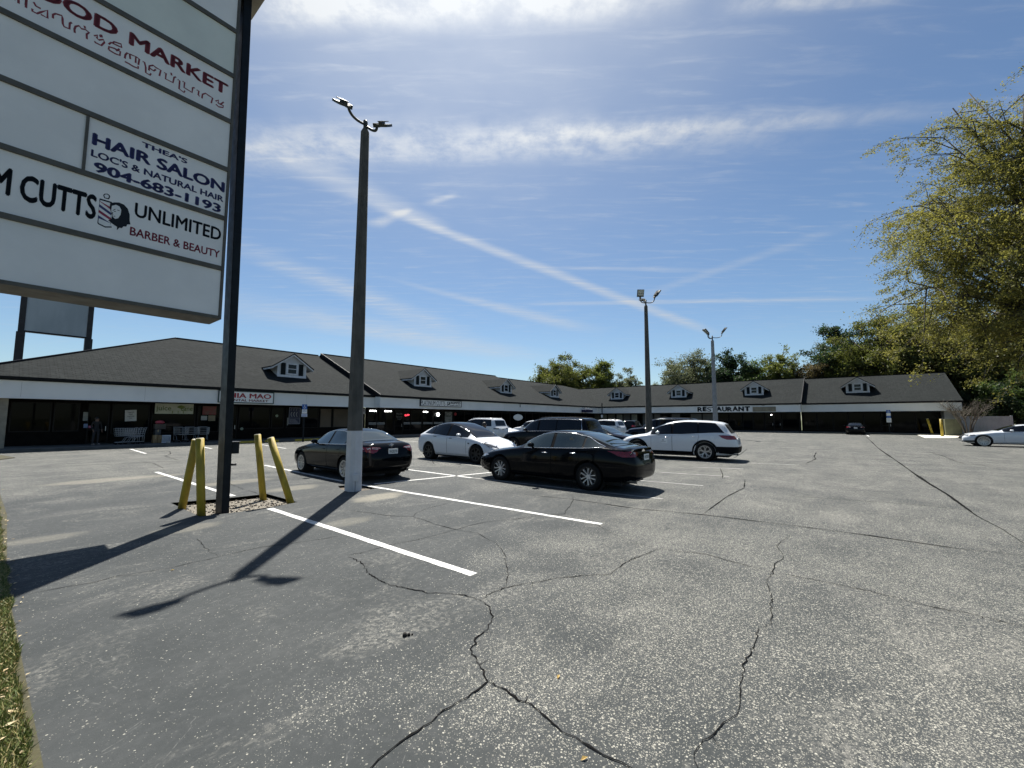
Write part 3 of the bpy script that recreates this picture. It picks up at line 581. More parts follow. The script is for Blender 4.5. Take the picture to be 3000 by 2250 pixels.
# dormers: front wall > window, shutters; roof
def dormer(c, ye, face):
    """c = centre along the wing; front wall 3.25 m up the slope behind the eave"""
    f0 = ye+3.25; zb = 3.99+SL*3.25; zc = 6.55; zt = 7.36; hw = 1.16
    def T(u, v, z): return (c+u, v-OY, z) if face == 'L' else (v, -c-u-OY, z)
    def bd(mb, name, m, par=None, **k):
        mb.v = [T(*v) for v in mb.v]; return MB.build(mb, name, m, par or bl, **k)
    w = MB(); yb = f0+(zc-zb)/SL
    w.prism([(-hw, zb-.03), (hw, zb-.03), (hw, zc), (0, zt), (-hw, zc)], f0, f0+.12, 'y')
    for s in (-1, 1): w.add([(s*hw, f0+.12, zb), (s*hw, yb, zc), (s*hw, f0+.12, zc), (s*(hw-.1), f0+.12, zb), (s*(hw-.1), yb, zc), (s*(hw-.1), f0+.12, zc)], [(0, 1, 2), (5, 4, 3), (0, 3, 4, 1), (1, 4, 5, 2), (2, 5, 3, 0)])
    d = bd(w, 'dormer', whitem)
    t = MB()                                          # corner boards and sill board
    for s in (-1, 1): t.box(s*hw-.07, s*hw+.07, f0-.03, f0-.002, zb, zc)
    t.box(-hw-.07, hw+.07, f0-.05, f0-.032, zb-.06, zb+.17); t.box(-.5, .5, f0-.045, f0-.002, 5.63, 6.62); bd(t, 'window_casing', mat('trim_white', (.62, .64, .66), rough=.55, scale=4), d)
    k = 0
    for z0, z1 in ((5.74, 6.10), (6.16, 6.52)):
        p = MB(); p.box(-.34, .34, f0-.052, f0-.046, z0, z1); bd(p, 'pane', paneg, d)
    for s in (-1, 1):
        h = MB(); h.box(s*.76-.19, s*.76+.19, f0-.045, f0-.002, 5.55, 6.62)
        for z in np.arange(5.6, 6.58, .06): h.box(s*.76-.15, s*.76+.15, f0-.058, f0-.046, z, z+.035)
        bd(h, 'shutter', shutm, d)
    sl = (zt-zc)/hw; oh = .72; r_ = MB(); b_ = MB()
    ze = zc-sl*(oh-.12)+.1; ztop = zt+.12
    for s in (-1, 1):
        xe = s*(hw+oh-.12); ybk_e = f0+(ze-zb)/SL+.1; ybk_t = f0+(ztop-zb)/SL+.1
        P = [(0, f0-.3, ztop), (xe, f0-.3, ze), (xe, ybk_e, ze), (0, ybk_t, ztop)]
        r_.add(P+[(x_, y_, z_-.06) for x_, y_, z_ in P], [(0, 1, 2, 3), (7, 6, 5, 4), (0, 4, 5, 1), (1, 5, 6, 2), (2, 6, 7, 3), (3, 7, 4, 0)])
        # barge board under the roof edge (front) and along the eave
        B_ = [(0, ztop-.064), (xe, ze-.064), (xe, ze-.2), (0, ztop-.2)]
        b_.prism(B_, f0-.29, f0-.24, 'y'); b_.box(min(xe, xe-s*.05), max(xe, xe-s*.05), f0-.235, ybk_e-.05, ze-.2, ze-.066)
        b_.add([(s*hw, f0-.24, ze+.16), (xe, f0-.24, ze-.12), (xe, ybk_e-.1, ze-.12), (s*hw, ybk_e, ze+.16)], [(0, 1, 2, 3)])
    bd(r_, 'dormer_roof', SHING, d); bd(b_, 'barge_board', mat('trim_white', (.7, .7, .7)), d)
    e = MB()
    for s in (-1, 1):
        xe = s*(hw+oh-.1); e.prism([(0, ztop+.03), (xe, ze+.03), (xe, ze-.05), (0, ztop-.05)], f0-.34, f0-.305, 'y'); e.box(min(xe, xe+s*.03), max(xe, xe+s*.03), f0-.3, f0+(ze-zb)/SL, ze-.05, ze+.02)
    bd(e, 'drip_edge', trimd, d)
for c in (16.45,): dormer(c, 34.7, 'L')
for c in (30.4, 45.3, 57.9): dormer(c, 33.85, 'L')
for c in (-31.95, -21.1, -10.2): dormer(c, 67.56, 'R')
dormer(1.72, 69.3, 'R')
# soffit lights glowing behind the salon glass
for x0, x1 in ((23.25, 23.37), (23.45, 23.95), (24.95, 25.45), (25.62, 25.74), (29.9, 30.5)):
    l = LB(); l.box(x0, x1, WY2-.12, WY2-.09, 2.5, 2.6); o = l.build('tube_light', mat('lamp_white', (1, 1, 1), emit=(1, .98, .92, 9)), None); o.location = Wd(0, OY, 0); o.rotation_euler = (0, 0, TH)
    tag(o, 'bright white tube light shining at the top of the salon glass', 'light', 'tube lights in the salon windows')
# ------------------------------------------------------------------ signs
navy = mat('navy_steel', (.006, .010, .0135), (.0045, .007, .0095), .5, 6, spec=.2)
bar_m = mat('sign_bronze', (.085, .08, .066), (.065, .061, .05), .6, 4)
panel_m = mat('sign_panel', (.76, .755, .735), (.70, .70, .685), .45, 1.3, detail=6)
panel_m2 = mat('sign_panel_green', (.66, .69, .63), (.60, .63, .58), .45, 1.3, detail=6)
red_m = mat('maroon_vinyl', (.21, .028, .035), (.17, .022, .03), .5, 8); blue_m = mat('blue_vinyl', (.028, .03, .135), (.022, .024, .11), .5, 8)
ink_m = mat('black_vinyl', (.005, .008, .013), (.008, .011, .016), .5, 8, spec=.2); white_v = mat('white_vinyl', (.70, .71, .70), (.65, .66, .65), .5, 8); crim_m = mat('crimson_vinyl', (.27, .012, .045), (.22, .01, .035), .5, 8)
KHMER = [[(-0.769, 7.866), (-0.763, 7.774)], [(-0.695, 7.901), (-0.692, 7.765)], [(-0.627, 7.913), (-0.603, 7.87), (-0.554, 7.867)], [(-0.632, 7.801), (-0.63, 7.763), (-0.584, 7.762), (-0.55, 7.813), (-0.488, 7.896), (-0.48, 7.775), (-0.548, 7.779)], [(-0.428, 7.813), (-0.43, 7.873), (-0.406, 7.908), (-0.343, 7.928), (-0.333, 7.89), (-0.325, 7.804), (-0.308, 7.771), (-0.253, 7.779), (-0.255, 7.871), (-0.234, 7.901)], [(-0.194, 7.757), (-0.201, 7.815), (-0.192, 7.869), (-0.157, 7.908), (-0.128, 7.879), (-0.088, 7.9), (-0.043, 7.882), (-0.068, 7.835), (-0.061, 7.755)], [(-0.101, 7.953), (-0.089, 7.916)], [(0.014, 7.869), (0.048, 7.911), (0.047, 7.856), (0.07, 7.841), (0.121, 7.888), (0.135, 7.849), (0.103, 7.77), (0.031, 7.769), (0.027, 7.788)], [(0.078, 7.932), (0.097, 7.947), (0.102, 7.92), (0.083, 7.905), (0.078, 7.932)], [(0.184, 7.853), (0.211, 7.906), (0.285, 7.908), (0.337, 7.914), (0.327, 7.966), (0.245, 7.944), (0.23, 7.91)], [(0.19, 7.76), (0.19, 7.814), (0.259, 7.834), (0.327, 7.829), (0.324, 7.76), (0.265, 7.75), (0.19, 7.76)], [(0.259, 7.834), (0.279, 7.811), (0.314, 7.868)], [(0.385, 7.75), (0.389, 7.819), (0.409, 7.868), (0.44, 7.868), (0.452, 7.788)], [(0.44, 7.868), (0.517, 7.88), (0.521, 7.766)], [(0.517, 7.88), (0.563, 7.868), (0.556, 7.757)], [(0.388, 7.697), (0.435, 7.697), (0.497, 7.686), (0.56, 7.696), (0.554, 7.735)], [(0.607, 7.855), (0.63, 7.86), (0.651, 7.784), (0.657, 7.685), (0.714, 7.68), (0.724, 7.72)], [(0.694, 7.752), (0.697, 7.839), (0.744, 7.884), (0.786, 7.868), (0.849, 7.866), (0.835, 7.747)], [(0.707, 7.801), (0.758, 7.79), (0.783, 7.836)], [(0.894, 7.851), (0.923, 7.859), (0.92, 7.752), (1.025, 7.752), (1.036, 7.862), (1.063, 7.886)], [(0.989, 7.917), (1.0, 7.873)], [(1.086, 7.854), (1.117, 7.851), (1.116, 7.695), (1.19, 7.672), (1.2, 7.715)], [(1.157, 7.866), (1.188, 7.868), (1.185, 7.765), (1.305, 7.748), (1.309, 7.843), (1.34, 7.863)], [(1.371, 7.84), (1.404, 7.842), (1.399, 7.76), (1.422, 7.746)], [(1.457, 7.731), (1.462, 7.814), (1.508, 7.863), (1.558, 7.851), (1.621, 7.842), (1.604, 7.726)], [(1.669, 7.81), (1.717, 7.86), (1.71, 7.798), (1.745, 7.789), (1.802, 7.874)], [(1.71, 7.798), (1.802, 7.797), (1.793, 7.757), (1.724, 7.728), (1.678, 7.752)]]
LOGO = {'outline': [(0.238, 5.248), (0.379, 5.247), (0.392, 5.211), (0.385, 5.15), (0.391, 4.872), (0.405, 4.825), (0.328, 4.797), (0.255, 4.82), (0.238, 4.834)], 'knob': [(0.283, 5.289), (0.274, 5.32), (0.291, 5.348), (0.322, 5.362), (0.349, 5.347), (0.356, 5.321), (0.344, 5.274), (0.291, 5.272)], 'cyl': [(0.243, 5.204), (0.383, 5.19), (0.384, 4.89), (0.237, 4.885)], 'hair': [(0.362, 5.219), (0.408, 5.251), (0.466, 5.274), (0.527, 5.261), (0.575, 5.211), (0.603, 5.123), (0.609, 5.019), (0.622, 4.96), (0.583, 4.945), (0.574, 4.905), (0.541, 4.897), (0.521, 4.858), (0.495, 4.859), (0.465, 4.802), (0.466, 4.859), (0.431, 4.877), (0.401, 4.896), (0.355, 4.93), (0.39, 4.96), (0.398, 5.02), (0.376, 5.084), (0.36, 5.156)], 'face': [(0.385, 5.183), (0.432, 5.22), (0.474, 5.208), (0.498, 5.159), (0.494, 5.077), (0.469, 5.008), (0.435, 4.982), (0.41, 5.002), (0.396, 5.046), (0.381, 5.102)], 'brow': [(0.398, 5.109), (0.428, 5.143)], 'brow2': [(0.449, 5.139), (0.479, 5.138)], 'eye': [(0.413, 5.099), (0.436, 5.108)], 'nose': [(0.402, 5.086), (0.396, 5.05), (0.41, 5.048)], 'mouth': [(0.412, 5.019), (0.435, 5.028)]}
SB = Wd(.63, 9.3, 0)
py_ = thing('pylon_sign', 'tall pole sign with stacked white tenant panels on navy posts', 'sign', SB, TH)
X0, X1 = -1.98, 1.977; YF = -.2
c = MB(); c.box(X0+.05, X1-.05, YF+.03, .42, 3.66, 10.5); c.build('cabinet', mat('cabinet_white', (.5, .5, .48), (.42, .42, .40), .6, 2), py_)
rows = [3.634, 4.59, 5.575, 6.555, 7.54, 8.497, 9.447, 10.45]
fr = MB(); hb = .042
for i, z in enumerate(rows): fr.box(X0, X1-.045, YF-.035, YF+.028, z-hb if i else z-.02, z+hb if i < 7 else z+.02)
fr.box(X1-.043, X1, YF-.03, .45, 3.614, 10.47); fr.box(X0-.043, X0-.002, YF-.03, .45, 3.614, 10.47); fr.box(.012, .05, YF-.03, YF+.028, rows[2]+hb+.001, rows[3]-hb-.001)
fr.box(X0, X1-.045, YF+.03, .45, 3.612, 3.655); fr.box(X0, X1-.045, .424, .45, 3.66, 10.47)
fr.build('frame', bar_m, py_, bevel=.004)
pan = {}
for i in range(7):
    z0, z1 = rows[i]+hb-.004, rows[i+1]-hb+.004
    for a, b in ([(X0+.02, .015), (.047, X1-.047)] if i == 2 else [(X0+.02, X1-.047)]):
        p = MB(); p.box(a, b, YF-.004, YF+.029, z0, z1); pan[(i, a > 0)] = p.build('sign_panel', panel_m2 if i in (5,) else panel_m, py_)
YT = YF-.0045
p4 = pan[(4, False)]
text('FOOD', -.86, 8.03, .52+.62, .24, red_m, 'lettering', p4, YT, .04, .003); text('MARKET', .415, 8.035, 1.445, .235, red_m, 'lettering', p4, YT, .04, .003)
def ribbon(P, w, y):
    mb = MB(); P = [Vector((x, 0, z)) for x, z in P]; vs = []
    for i, p in enumerate(P):
        t = (P[min(i+1, len(P)-1)]-P[max(i-1, 0)]).normalized(); nn = Vector((-t.z, 0, t.x))*w*.5; vs += [p+nn, p-nn]
    n = len(vs); return [(v.x, y, v.z) for v in vs], [(2*i, 2*i+1, 2*i+3, 2*i+2) for i in range(len(P)-1)]
mb = MB()
for P in KHMER: mb.add(*ribbon(P, .025, YT-.001))
mb.add(*ribbon([(-.95, 8.0), (-.95, 7.8), (-.8, 7.8), (-.8, 7.98)], .017, YT-.001)); mb.add(*ribbon([(-.7, 7.98), (-.7, 7.8)], .017, YT-.001))
mb.build('script_lettering', red_m, p4)
p2 = pan[(2, True)]
text("THEA'S", .68, 6.36, .63, .095, blue_m, 'lettering', p2, YT, .04, .003); text('HAIR SALON', .096, 6.078, 1.81, .205, blue_m, 'lettering', p2, YT, .045, .003)
text("LOC'S & NATURAL HAIR", .098, 5.885, 1.80, .12, blue_m, 'lettering', p2, YT, .035, .003); text('904-683-1193', .14, 5.655, 1.725, .17, blue_m, 'lettering', p2, YT, .045, .003)
p1 = pan[(1, False)]
text('PLATINUM', -1.9, 4.885, 1.25, .41, ink_m, 'lettering', p1, YT, .035, .003); text('CUTTS', -.572, 4.872, .785, .405, ink_m, 'lettering', p1, YT, .035, .003)
text('UNLIMITED', .66, 5.115, 1.235, .245, ink_m, 'lettering', p1, YT, .022, .003); text('BARBER & BEAUTY', .622, 4.78, 1.27, .145, crim_m, 'lettering', p1, YT, .022, .003)
lg = MB()
def flat(P, y, m):
    V, Fc = fill2d(P, .3); lg.add([(a, y, b) for a, b in V], Fc, m)
flat(LOGO['outline'], YT-.0006, 0); ctr = Vector((np.mean([p[0] for p in LOGO['outline']]), np.mean([p[1] for p in LOGO['outline']])))
flat([tuple(ctr+(Vector(p)-ctr)*.90) for p in LOGO['outline']], YT-.0012, 1); flat(LOGO['knob'], YT-.0008, 0)
kc = Vector((np.mean([p[0] for p in LOGO['knob']]), np.mean([p[1] for p in LOGO['knob']]))); flat([tuple(kc+(Vector(p)-kc)*.66) for p in LOGO['knob']], YT-.0014, 1)
A, B, C, D = [Vector(p) for p in LOGO['cyl']]
for i in range(7):
    u0, u1 = i/7-.12, (i+1)/7-.12
    P = [A.lerp(D, max(u0, 0)), B.lerp(C, min(u0+.25, 1)), B.lerp(C, min(u1+.25, 1)), A.lerp(D, max(u1, 0))]
    lg.add([(p.x, YT-.0018, p.y) for p in P], [(0, 1, 2, 3)], (2, 1, 3, 1, 2, 1, 3)[i])
flat(LOGO['hair'], YT-.0024, 0); flat(LOGO['face'], YT-.003, 1)
for kx in ('brow', 'brow2', 'eye', 'nose', 'mouth'): lg.add(*ribbon(LOGO[kx], .009, YT-.0036), 0)
lg.build('logo', [ink_m, white_v, crim_m, blue_m], p1)
for sx in (1, -1):                                             # two posts, the near one leaning a little
    po = MB(); a0, b0, a1, b1 = (2.235, 2.36, 2.08, 2.235) if sx > 0 else (-2.3, -2.16, -2.26, -2.06)
    po.add([(a0, -.02, -.1), (b0, -.02, -.1), (b0, .34, -.1), (a0, .34, -.1), (a1, -.02, 10.55), (b1, -.02, 10.55), (b1, .34, 10.55), (a1, .34, 10.55)], [(3, 2, 1, 0), (4, 5, 6, 7), (0, 1, 5, 4), (1, 2, 6, 5), (2, 3, 7, 6), (3, 0, 4, 7)])
    o = po.build('post', navy, py_, bevel=.012)
    if sx > 0:
        b_ = MB(); b_.box(2.36, 2.485, .03, .23, 1.07, 1.29); b_.box(2.355, 2.50, .015, .245, 1.292, 1.305); b_.build('meter_box', navy, o, bevel=.008)
        b_ = MB(); b_.tube([(2.34, .06, .86), (2.44, .06, .86)], .02, 10); b_.tube([(2.44, .06, .86), (2.455, .06, .86)], .026, 6); b_.build('pipe_stub', navy, o)
cp = MB(); cp.box(-2.4, 2.42, -.32, .56, 10.57, 10.95); cp.build('top_cap', mat('cap_tan', (.34, .31, .24), (.28, .25, .2), .7, 3), py_, bevel=.02)

# second, blank sign behind the mall
b2 = thing('billboard', 'blank grey panel sign between two dark posts rising behind the roof', 'sign', Wd(3.6, 60, -.1), TH)
q_ = MB(); q_.box(-2.05, 2.05, -.06, .3, 10.12, 14.6); q_.build('sign_panel', mat('blank_grey', (.40, .43, .45), (.33, .36, .38), .6, .7, vec=(1, 1, .3), detail=8), b2)
q_ = MB(); q_.box(-2.05, 2.05, -.09, .33, 9.98, 10.11); q_.build('frame', navy, b2)
for x in (-2.25, 2.25):
    q_ = MB(); q_.box(x-.2, x+.2, -.12, .34, 0, 15); q_.box(x-.28, x+.28, -.2, .42, 0, 9.95); q_.build('post', mat('dark_brown_post', (.02, .017, .018), (.014, .012, .013), .6, 3), b2)

# signs on the fascias
def wall_sign(name, label, x0, x1, z0, z1, y, t=.14, frame=ink_m, m=white_v):
    r = thing(name, label, 'sign', Wd((x0+x1)/2, y, 0), TH); w = (x1-x0)/2
    p = MB(); p.box(-w, w, -t, -.038, z0, z1); o = p.build('sign_panel', m, r)
    f = MB(); k = .06
    for a, b, c_, d in ((-w-k, w+k, z0-k, z0-.001), (-w-k, w+k, z1+.001, z1+k), (-w-k, -w-.001, z0, z1), (w+.001, w+k, z0, z1)): f.box(a, b, -t-.03, -.037, c_, d)
    f.build('frame', frame, r, bevel=.004); return r, o
r, o = wall_sign('market_sign', 'white market sign with red name over maroon line, dark green frame', 10.1, 13.66, 2.96, 3.72, 34.7, frame=mat('frame_green', (.03, .055, .05), rough=.5))
redm = mat('sign_red', (.42, .02, .035), (.36, .018, .03), .5, 6)
text('CHIA MAO', -1.68, 3.265, 3.32, .37, redm, 'lettering', o, -.141, .035, .006); text('ORIENTAL MARKET', -1.66, 3.02, 3.1, .175, mat('sign_maroon', (.15, .02, .028), rough=.5), 'lettering', o, -.141, .03, .006)
r, o = wall_sign('barber_sign', 'wide white barber shop sign with black lettering in a black frame', 27.36, 33.1, 3.14, 3.72, 33.8)
text('PLATINUM CUTTS', -2.83, 3.2, 3.3, .46, ink_m, 'lettering', o, -.141, .0, .006); text('UNLIMITED', 1.16, 3.40, 1.6, .27, ink_m, 'lettering', o, -.141, .035, .006); text('BARBER & BEAUTY', 1.16, 3.2, 1.6, .11, ink_m, 'lettering', o, -.141, .02, .006)
l2 = MB(); sc = .46/.57; ox = .80-(-.0); 
def lgm(P): return [((a-.36)*1.15+.86, (b-5.02)*.9+3.42) for a, b in P]
for kx, yy_, mi in (('outline', -.1415, 0), ('hair', -.143, 0), ('face', -.1445, 1)):
    V, Fc = fill2d(lgm(LOGO[kx]), .3); l2.add([(a, yy_, b) for a, b in V], Fc, mi)
A, B, C, D = [Vector(p) for p in lgm(LOGO['cyl'])]
for i in (0, 2, 4):
    P = [A.lerp(D, i/6), B.lerp(C, min(i/6+.2, 1)), B.lerp(C, min(i/6+.37, 1)), A.lerp(D, (i+1)/6)]; l2.add([(p.x, -.1423, p.y) for p in P], [(0, 1, 2, 3)], 1)
l2.build('logo', [ink_m, white_v], o)
# right wing: RESTAURANT board, blank beige board (built facing -x of the lot frame)
def rs(name, label, ta, tb, z0, z1, x, m, t=.06):
    r = thing(name, label, 'sign', Wd(x, -(ta+tb)/2, 0), TH-math.pi/2); w = (tb-ta)/2
    p = MB(); p.box(-w, w, -t, -.038, z0, z1); return r, p.build('sign_panel', m, r, bevel=.004)
r, o = rs('restaurant_sign', 'white board with black hand-cut capitals reading RESTAURANT', -17.55, -10.13, 2.86, 3.76, 67.56, white_v)
n = 10; ws = [.72, .62, .58, .64, .78, .66, .68, .74, .74, .78]; x = -3.56; bo = [.05, .075, .01, .05, .06, .055, .055, .055, .065, .07]
tot = sum(ws); gapx = (7.12-tot)/9
for i, ch in enumerate('RESTAURANT'):
    text(ch, x, 2.95+(.04 if i % 3 == 1 else .0), ws[i], .71-(.06 if i in (2, 6) else 0), ink_m, 'letter', o, -.061, bo[i], .02); x += ws[i]+gapx
r, o = rs('blank_board', 'blank beige weathered board beside the RESTAURANT lettering', -10.0, -7.2, 2.88, 3.56, 67.56, mat('beige_board', (.24, .215, .15), (.16, .145, .105), .7, 1.6, detail=8))
v = MB(); v.box(-.18, .18, -.045, -.037, 3.70, 3.745); o = v.build('vent_slot', trimd); o.location = Wd(67.56, 8.7); o.rotation_euler = (0, 0, TH-math.pi/2); tag(o, 'thin dark slot vent high on the fascia above the beige board', 'vent')
r = thing('projecting_sign', 'navy blue box sign with white lamps projecting from the corner fascia', 'sign', Wd(62.3, 33.95, 0), TH)
p = MB(); p.box(-1.2, 1.2, -.9, -.1, 2.92, 3.34); p.build('sign_box', mat('sign_navy', (.008, .008, .05), rough=.5), r, bevel=.01)
p = MB(); p.tube([(-.2, -.5, 3.34), (-.2, -.5, 3.62), (-.2, .0, 3.66)], .05, 6); p.tube([(.5, -.5, 3.34), (.5, 0, 3.5)], .04, 6); p.build('bracket', trimd, r)
for x in (-.85, .35, .9):
    p = MB(); p.box(x-.25, x+.25, -.95, -.6, 3.36, 3.5); p.build('flood_lamp', whitem, r, bevel=.02)
v = MB(); v.box(-.06, .06, -.05, -.03, 3.35, 3.75); o = v.build('conduit', trimd); o.location = Wd(44.2, 33.8); o.rotation_euler = (0, 0, TH); tag(o, 'short dark conduit stub on the pale fascia between the third and fourth dormers', 'conduit')

# accessible parking signs on posts
blue_s = mat('sign_blue', (.02, .10, .36), (.018, .085, .3), .5, 3)
def hc(loc, label, zt, extra):
    r = thing('accessible_parking_sign', label, 'sign', loc, TH if not extra else TH-math.pi/2, 'accessible parking signs')
    p = MB(); p.box(-.05, .05, 0, .05, -.05, zt); p.build('post', navy, r)
    p = MB(); p.box(-.19, .19, -.02, -.002, zt-.38, zt); o = p.build('sign_plate', blue_s, r)
    s_ = MB(); s_.lathe([(0, -.004), (.028, -.004), (.028, 0)], (-.01, -.021, zt-.07), 'y', 12); s_.tube([(-.01, -.024, zt-.1), (-.0, -.024, zt-.2), (.07, -.024, zt-.2), (.1, -.024, zt-.28)], .014, 6)
    s_.tube([(.06*math.cos(a)-.01, -.024, zt-.24+.075*math.sin(a)) for a in np.linspace(2.2, 5.9, 12)], .012, 6); s_.build('wheelchair_symbol', white_v, o)
    p = MB(); p.box(-.19, .19, -.02, -.002, zt-.70, zt-.385); o = p.build('sign_plate', white_v, r)
    if not extra:
        text('PARKING BY', -.15, zt-.48, .3, .06, blue_s, 'lettering', o, -.0205, 0, .003); text('PERMIT ONLY', -.15, zt-.58, .3, .06, blue_s, 'lettering', o, -.0205, 0, .003)
    p = MB(); p.box(-.22, .22, -.02, -.002, zt-(.95 if not extra else 1.5), zt-(.72 if not extra else .98)); o = p.build('sign_plate', mat('sign_pale', (.45, .5, .6), (.38, .43, .55), .5, 3) if not extra else white_v, r)
    if extra: p = MB(); p.box(-.19, .19, -.02, -.002, zt-.97, zt-.72); p.build('sign_plate', blue_s, r)
    for i in range(3): text(('TOW AWAY', 'ZONE', 'FINE')[i], -.14, zt-(.80 if not extra else 1.12)-i*.06*(1 if not extra else 2), .28, .04*(1 if not extra else 1.6), blue_s, 'lettering', o, -.0205, 0, .003)
    return r
hc(Wd(15.0, 32.2), 'blue and white accessible parking sign by the market windows', 2.86, False)
hc(Wd(68.3, -4.35), 'blue and white accessible parking sign before the far right shop', 2.96, True)
r = thing('dark_pole', 'tall navy pole with small white notice by the inside corner', 'pole', Wd(63.2, 31.2), TH-math.pi/2)
p = MB(); p.tube([(0, 0, 0), (0, 0, 4.46)], .085, 12); p.build('post', navy, r, smooth=False)
p = MB(); p.box(-.16, .16, -.11, -.09, 2.05, 2.5); p.build('notice', white_v, r)
# ------------------------------------------------------------------ lamp poles
concp = mat('concrete_pole', (.085, .082, .072), (.058, .057, .051), .9, 5, detail=8, vec=(1, 1, .5), bump=.25, bscale=60)
palec = mat('pale_concrete_pole', (.26, .27, .28), (.20, .21, .22), .9, 4, detail=7)
steelg = mat('lamp_arm_bronze', (.055, .06, .055), (.04, .045, .04), .5, 5, metal=.3)
lensm = mat('lamp_lens', (.42, .44, .40), (.36, .38, .34), .3, 4)
whitep = mat('pole_white_paint', (.52, .53, .55), (.44, .45, .47), .8, 3, detail=8, bump=.1, bscale=30)
def lamp_pole(name, label, loc, rz, top, w0, w1, mats, paint_h=0.):
    r = thing(name, label, 'lamp post', loc, rz, 'parking lot lamp posts')
    def ring(z, w):
        c_ = w*.22
        return [(sx*(w/2-(c_ if k else 0)), sy*(w/2-(0 if k else c_)), z) for sx, sy, k in ((1, 1, 0), (1, 1, 1), (-1, 1, 1), (-1, 1, 0), (-1, -1, 0), (-1, -1, 1), (1, -1, 1), (1, -1, 0))]
    def shaft(zs):
        mb = MB(); V = [v for z in zs for v in ring(z, w0+(w1-w0)*z/top)]
        mb.add(V, [tuple(range(8)), tuple(range(8*len(zs)-1, 8*len(zs)-9, -1))]+[(8*i+k, 8*i+(k+1) % 8, 8*i+8+(k+1) % 8, 8*i+8+k) for i in range(len(zs)-1) for k in range(8)]); return mb
    s = shaft([paint_h+.001 if paint_h else -.15, top])
    w = w1; V = ring(top, w)+[(x*.45, y*.45, top+.12) for x, y, z in ring(top, w)]
    s.add(V, [tuple(range(8, 16))]+[(k, (k+1) % 8, (k+1) % 8+8, k+8) for k in range(8)])
    o = s.build('pole', mats, r)
    if paint_h:
        b = shaft([-.15, paint_h]); b.build('painted_base', whitep, r)
    return r
def head(r, at, yaw, tilt, size=(.36, .36, .07), arm=None, roll=0.):
    """shoe-box flood head: yaw about z, tilt up; arm = pole-to-head tube"""
    if arm: a = MB(); a.tube(arm, .034, 8); a.build('arm', steelg, r, smooth=True)
    M = Matrix.Translation(at) @ Matrix.Rotation(yaw, 4, 'Z') @ Matrix.Rotation(tilt, 4, 'X') @ Matrix.Rotation(roll, 4, 'Y')
    w, l, t = size
    h = MB(); h.box(-w/2, w/2, .04, l+.04, -t/2, t/2, 0, M); h.box(-.05, .05, -.09, .06, -.05, .05, 0, M); h.box(-w*.32, w*.32, .1, l*.6, t/2, t/2+.05, 0, M)
    for k in range(5): x = -w*.28+k*w*.14; h.box(x-.008, x+.008, .08, l-.02, t/2+.05, t/2+.07, 0, M)
    o = h.build('flood_head', steelg, r)
    g_ = MB(); g_.box(-w*.42, w*.42, .13, l*.55, -t/2-.008, -t/2-.001, 0, M); g_.box(-w*.42, w*.42, l*.6, l-.0, -t/2-.008, -t/2-.001, 0, M); g_.build('lens', lensm, o)
def arc(p0, p1, p2, p3, n=10):
    p0, p1, p2, p3 = map(Vector, (p0, p1, p2, p3)); return [p0*(1-t)**3+p1*3*t*(1-t)**2+p2*3*t*t*(1-t)+p3*t**3 for t in [i/n for i in range(n+1)]]
b1 = Vector((-3.9, 10.38, 0))
r = lamp_pole('lamp_post', 'nearest concrete lamp post with white painted base and two flood heads', b1, 0, 9.31, .345, .185, concp, 1.46)
for ch in r.children: ch.rotation_euler = (0, 0, R(-36))
n_ = MB(); n_.tube([(0, 0, 9.38), (0, 0, 9.6)], .05, 10); n_.lathe([(.062, 9.52), (.065, 9.58), (.05, 9.63), (0, 9.65)], (0, 0, 0), 'z', 12); n_.build('tenon', steelg, r, smooth=True)
head(r, (-.23, -.56, 9.60), R(152), R(-20), (.24, .36, .055), arc((0, 0, 9.53), (-.08, -.2, 9.44), (-.2, -.5, 9.36), (-.23, -.57, 9.57)), R(-36))
head(r, (.33, -.06, 9.46), R(-100), R(-8), (.30, .32, .06), arc((0, 0, 9.50), (.15, -.02, 9.36), (.33, -.05, 9.22), (.33, -.06, 9.42)), R(37))
c_ = MB(); c_.box(-.07, .07, -.06, 0, .26, .42); c_.tube([(-.025, -.03, .26), (-.025, -.03, -.1)], .018, 8); c_.tube([(.03, -.03, .26), (.03, -.03, -.1)], .018, 8); o = c_.build('junction_box', whitep, r, bevel=.006); o.location = (.02+.17*math.sin(R(30)), -.175*math.cos(R(30)), 0); o.rotation_euler = (0, 0, R(54-36))
b2_ = Vector((9.2, 28.0, 0))
r = lamp_pole('lamp_post', 'middle brown concrete lamp post with three flood heads', b2_, R(20), 9.5, .40, .20, concp)
n_ = MB(); n_.tube([(0, 0, 9.5), (0, 0, 9.95)], .05, 10); n_.build('tenon', steelg, r, smooth=True)
for ch in r.children: ch.rotation_euler = (0, 0, R(20))
Ri = Matrix.Rotation(-R(20), 4, 'Z')
def rel(*p): return Ri @ Vector(p)
head(r, rel(-.38, -.02, 10.12), R(180-20), R(72), (.46, .5, .08), [rel(*p) for p in arc((0, 0, 9.78), (-.2, 0, 9.72), (-.4, 0, 9.75), (-.38, -.02, 10.12))])
head(r, rel(.62, -.05, 10.15), R(-70-20), R(52), (.4, .55, .08), [rel(*p) for p in arc((0, 0, 9.78), (.3, 0, 9.7), (.62, 0, 9.75), (.6, -.05, 10.12))])
head(r, rel(-.02, .35, 10.0), R(0-20), R(25), (.42, .45, .08), [rel(*p) for p in arc((0, 0, 9.8), (0, .1, 9.75), (0, .3, 9.75), (0, .33, 9.98))])
b3 = Vector((19.4, 39.7, 0))
r = lamp_pole('lamp_post', 'farthest pale grey lamp post with two slanted flood heads', b3, R(10), 9.35, .42, .24, palec)
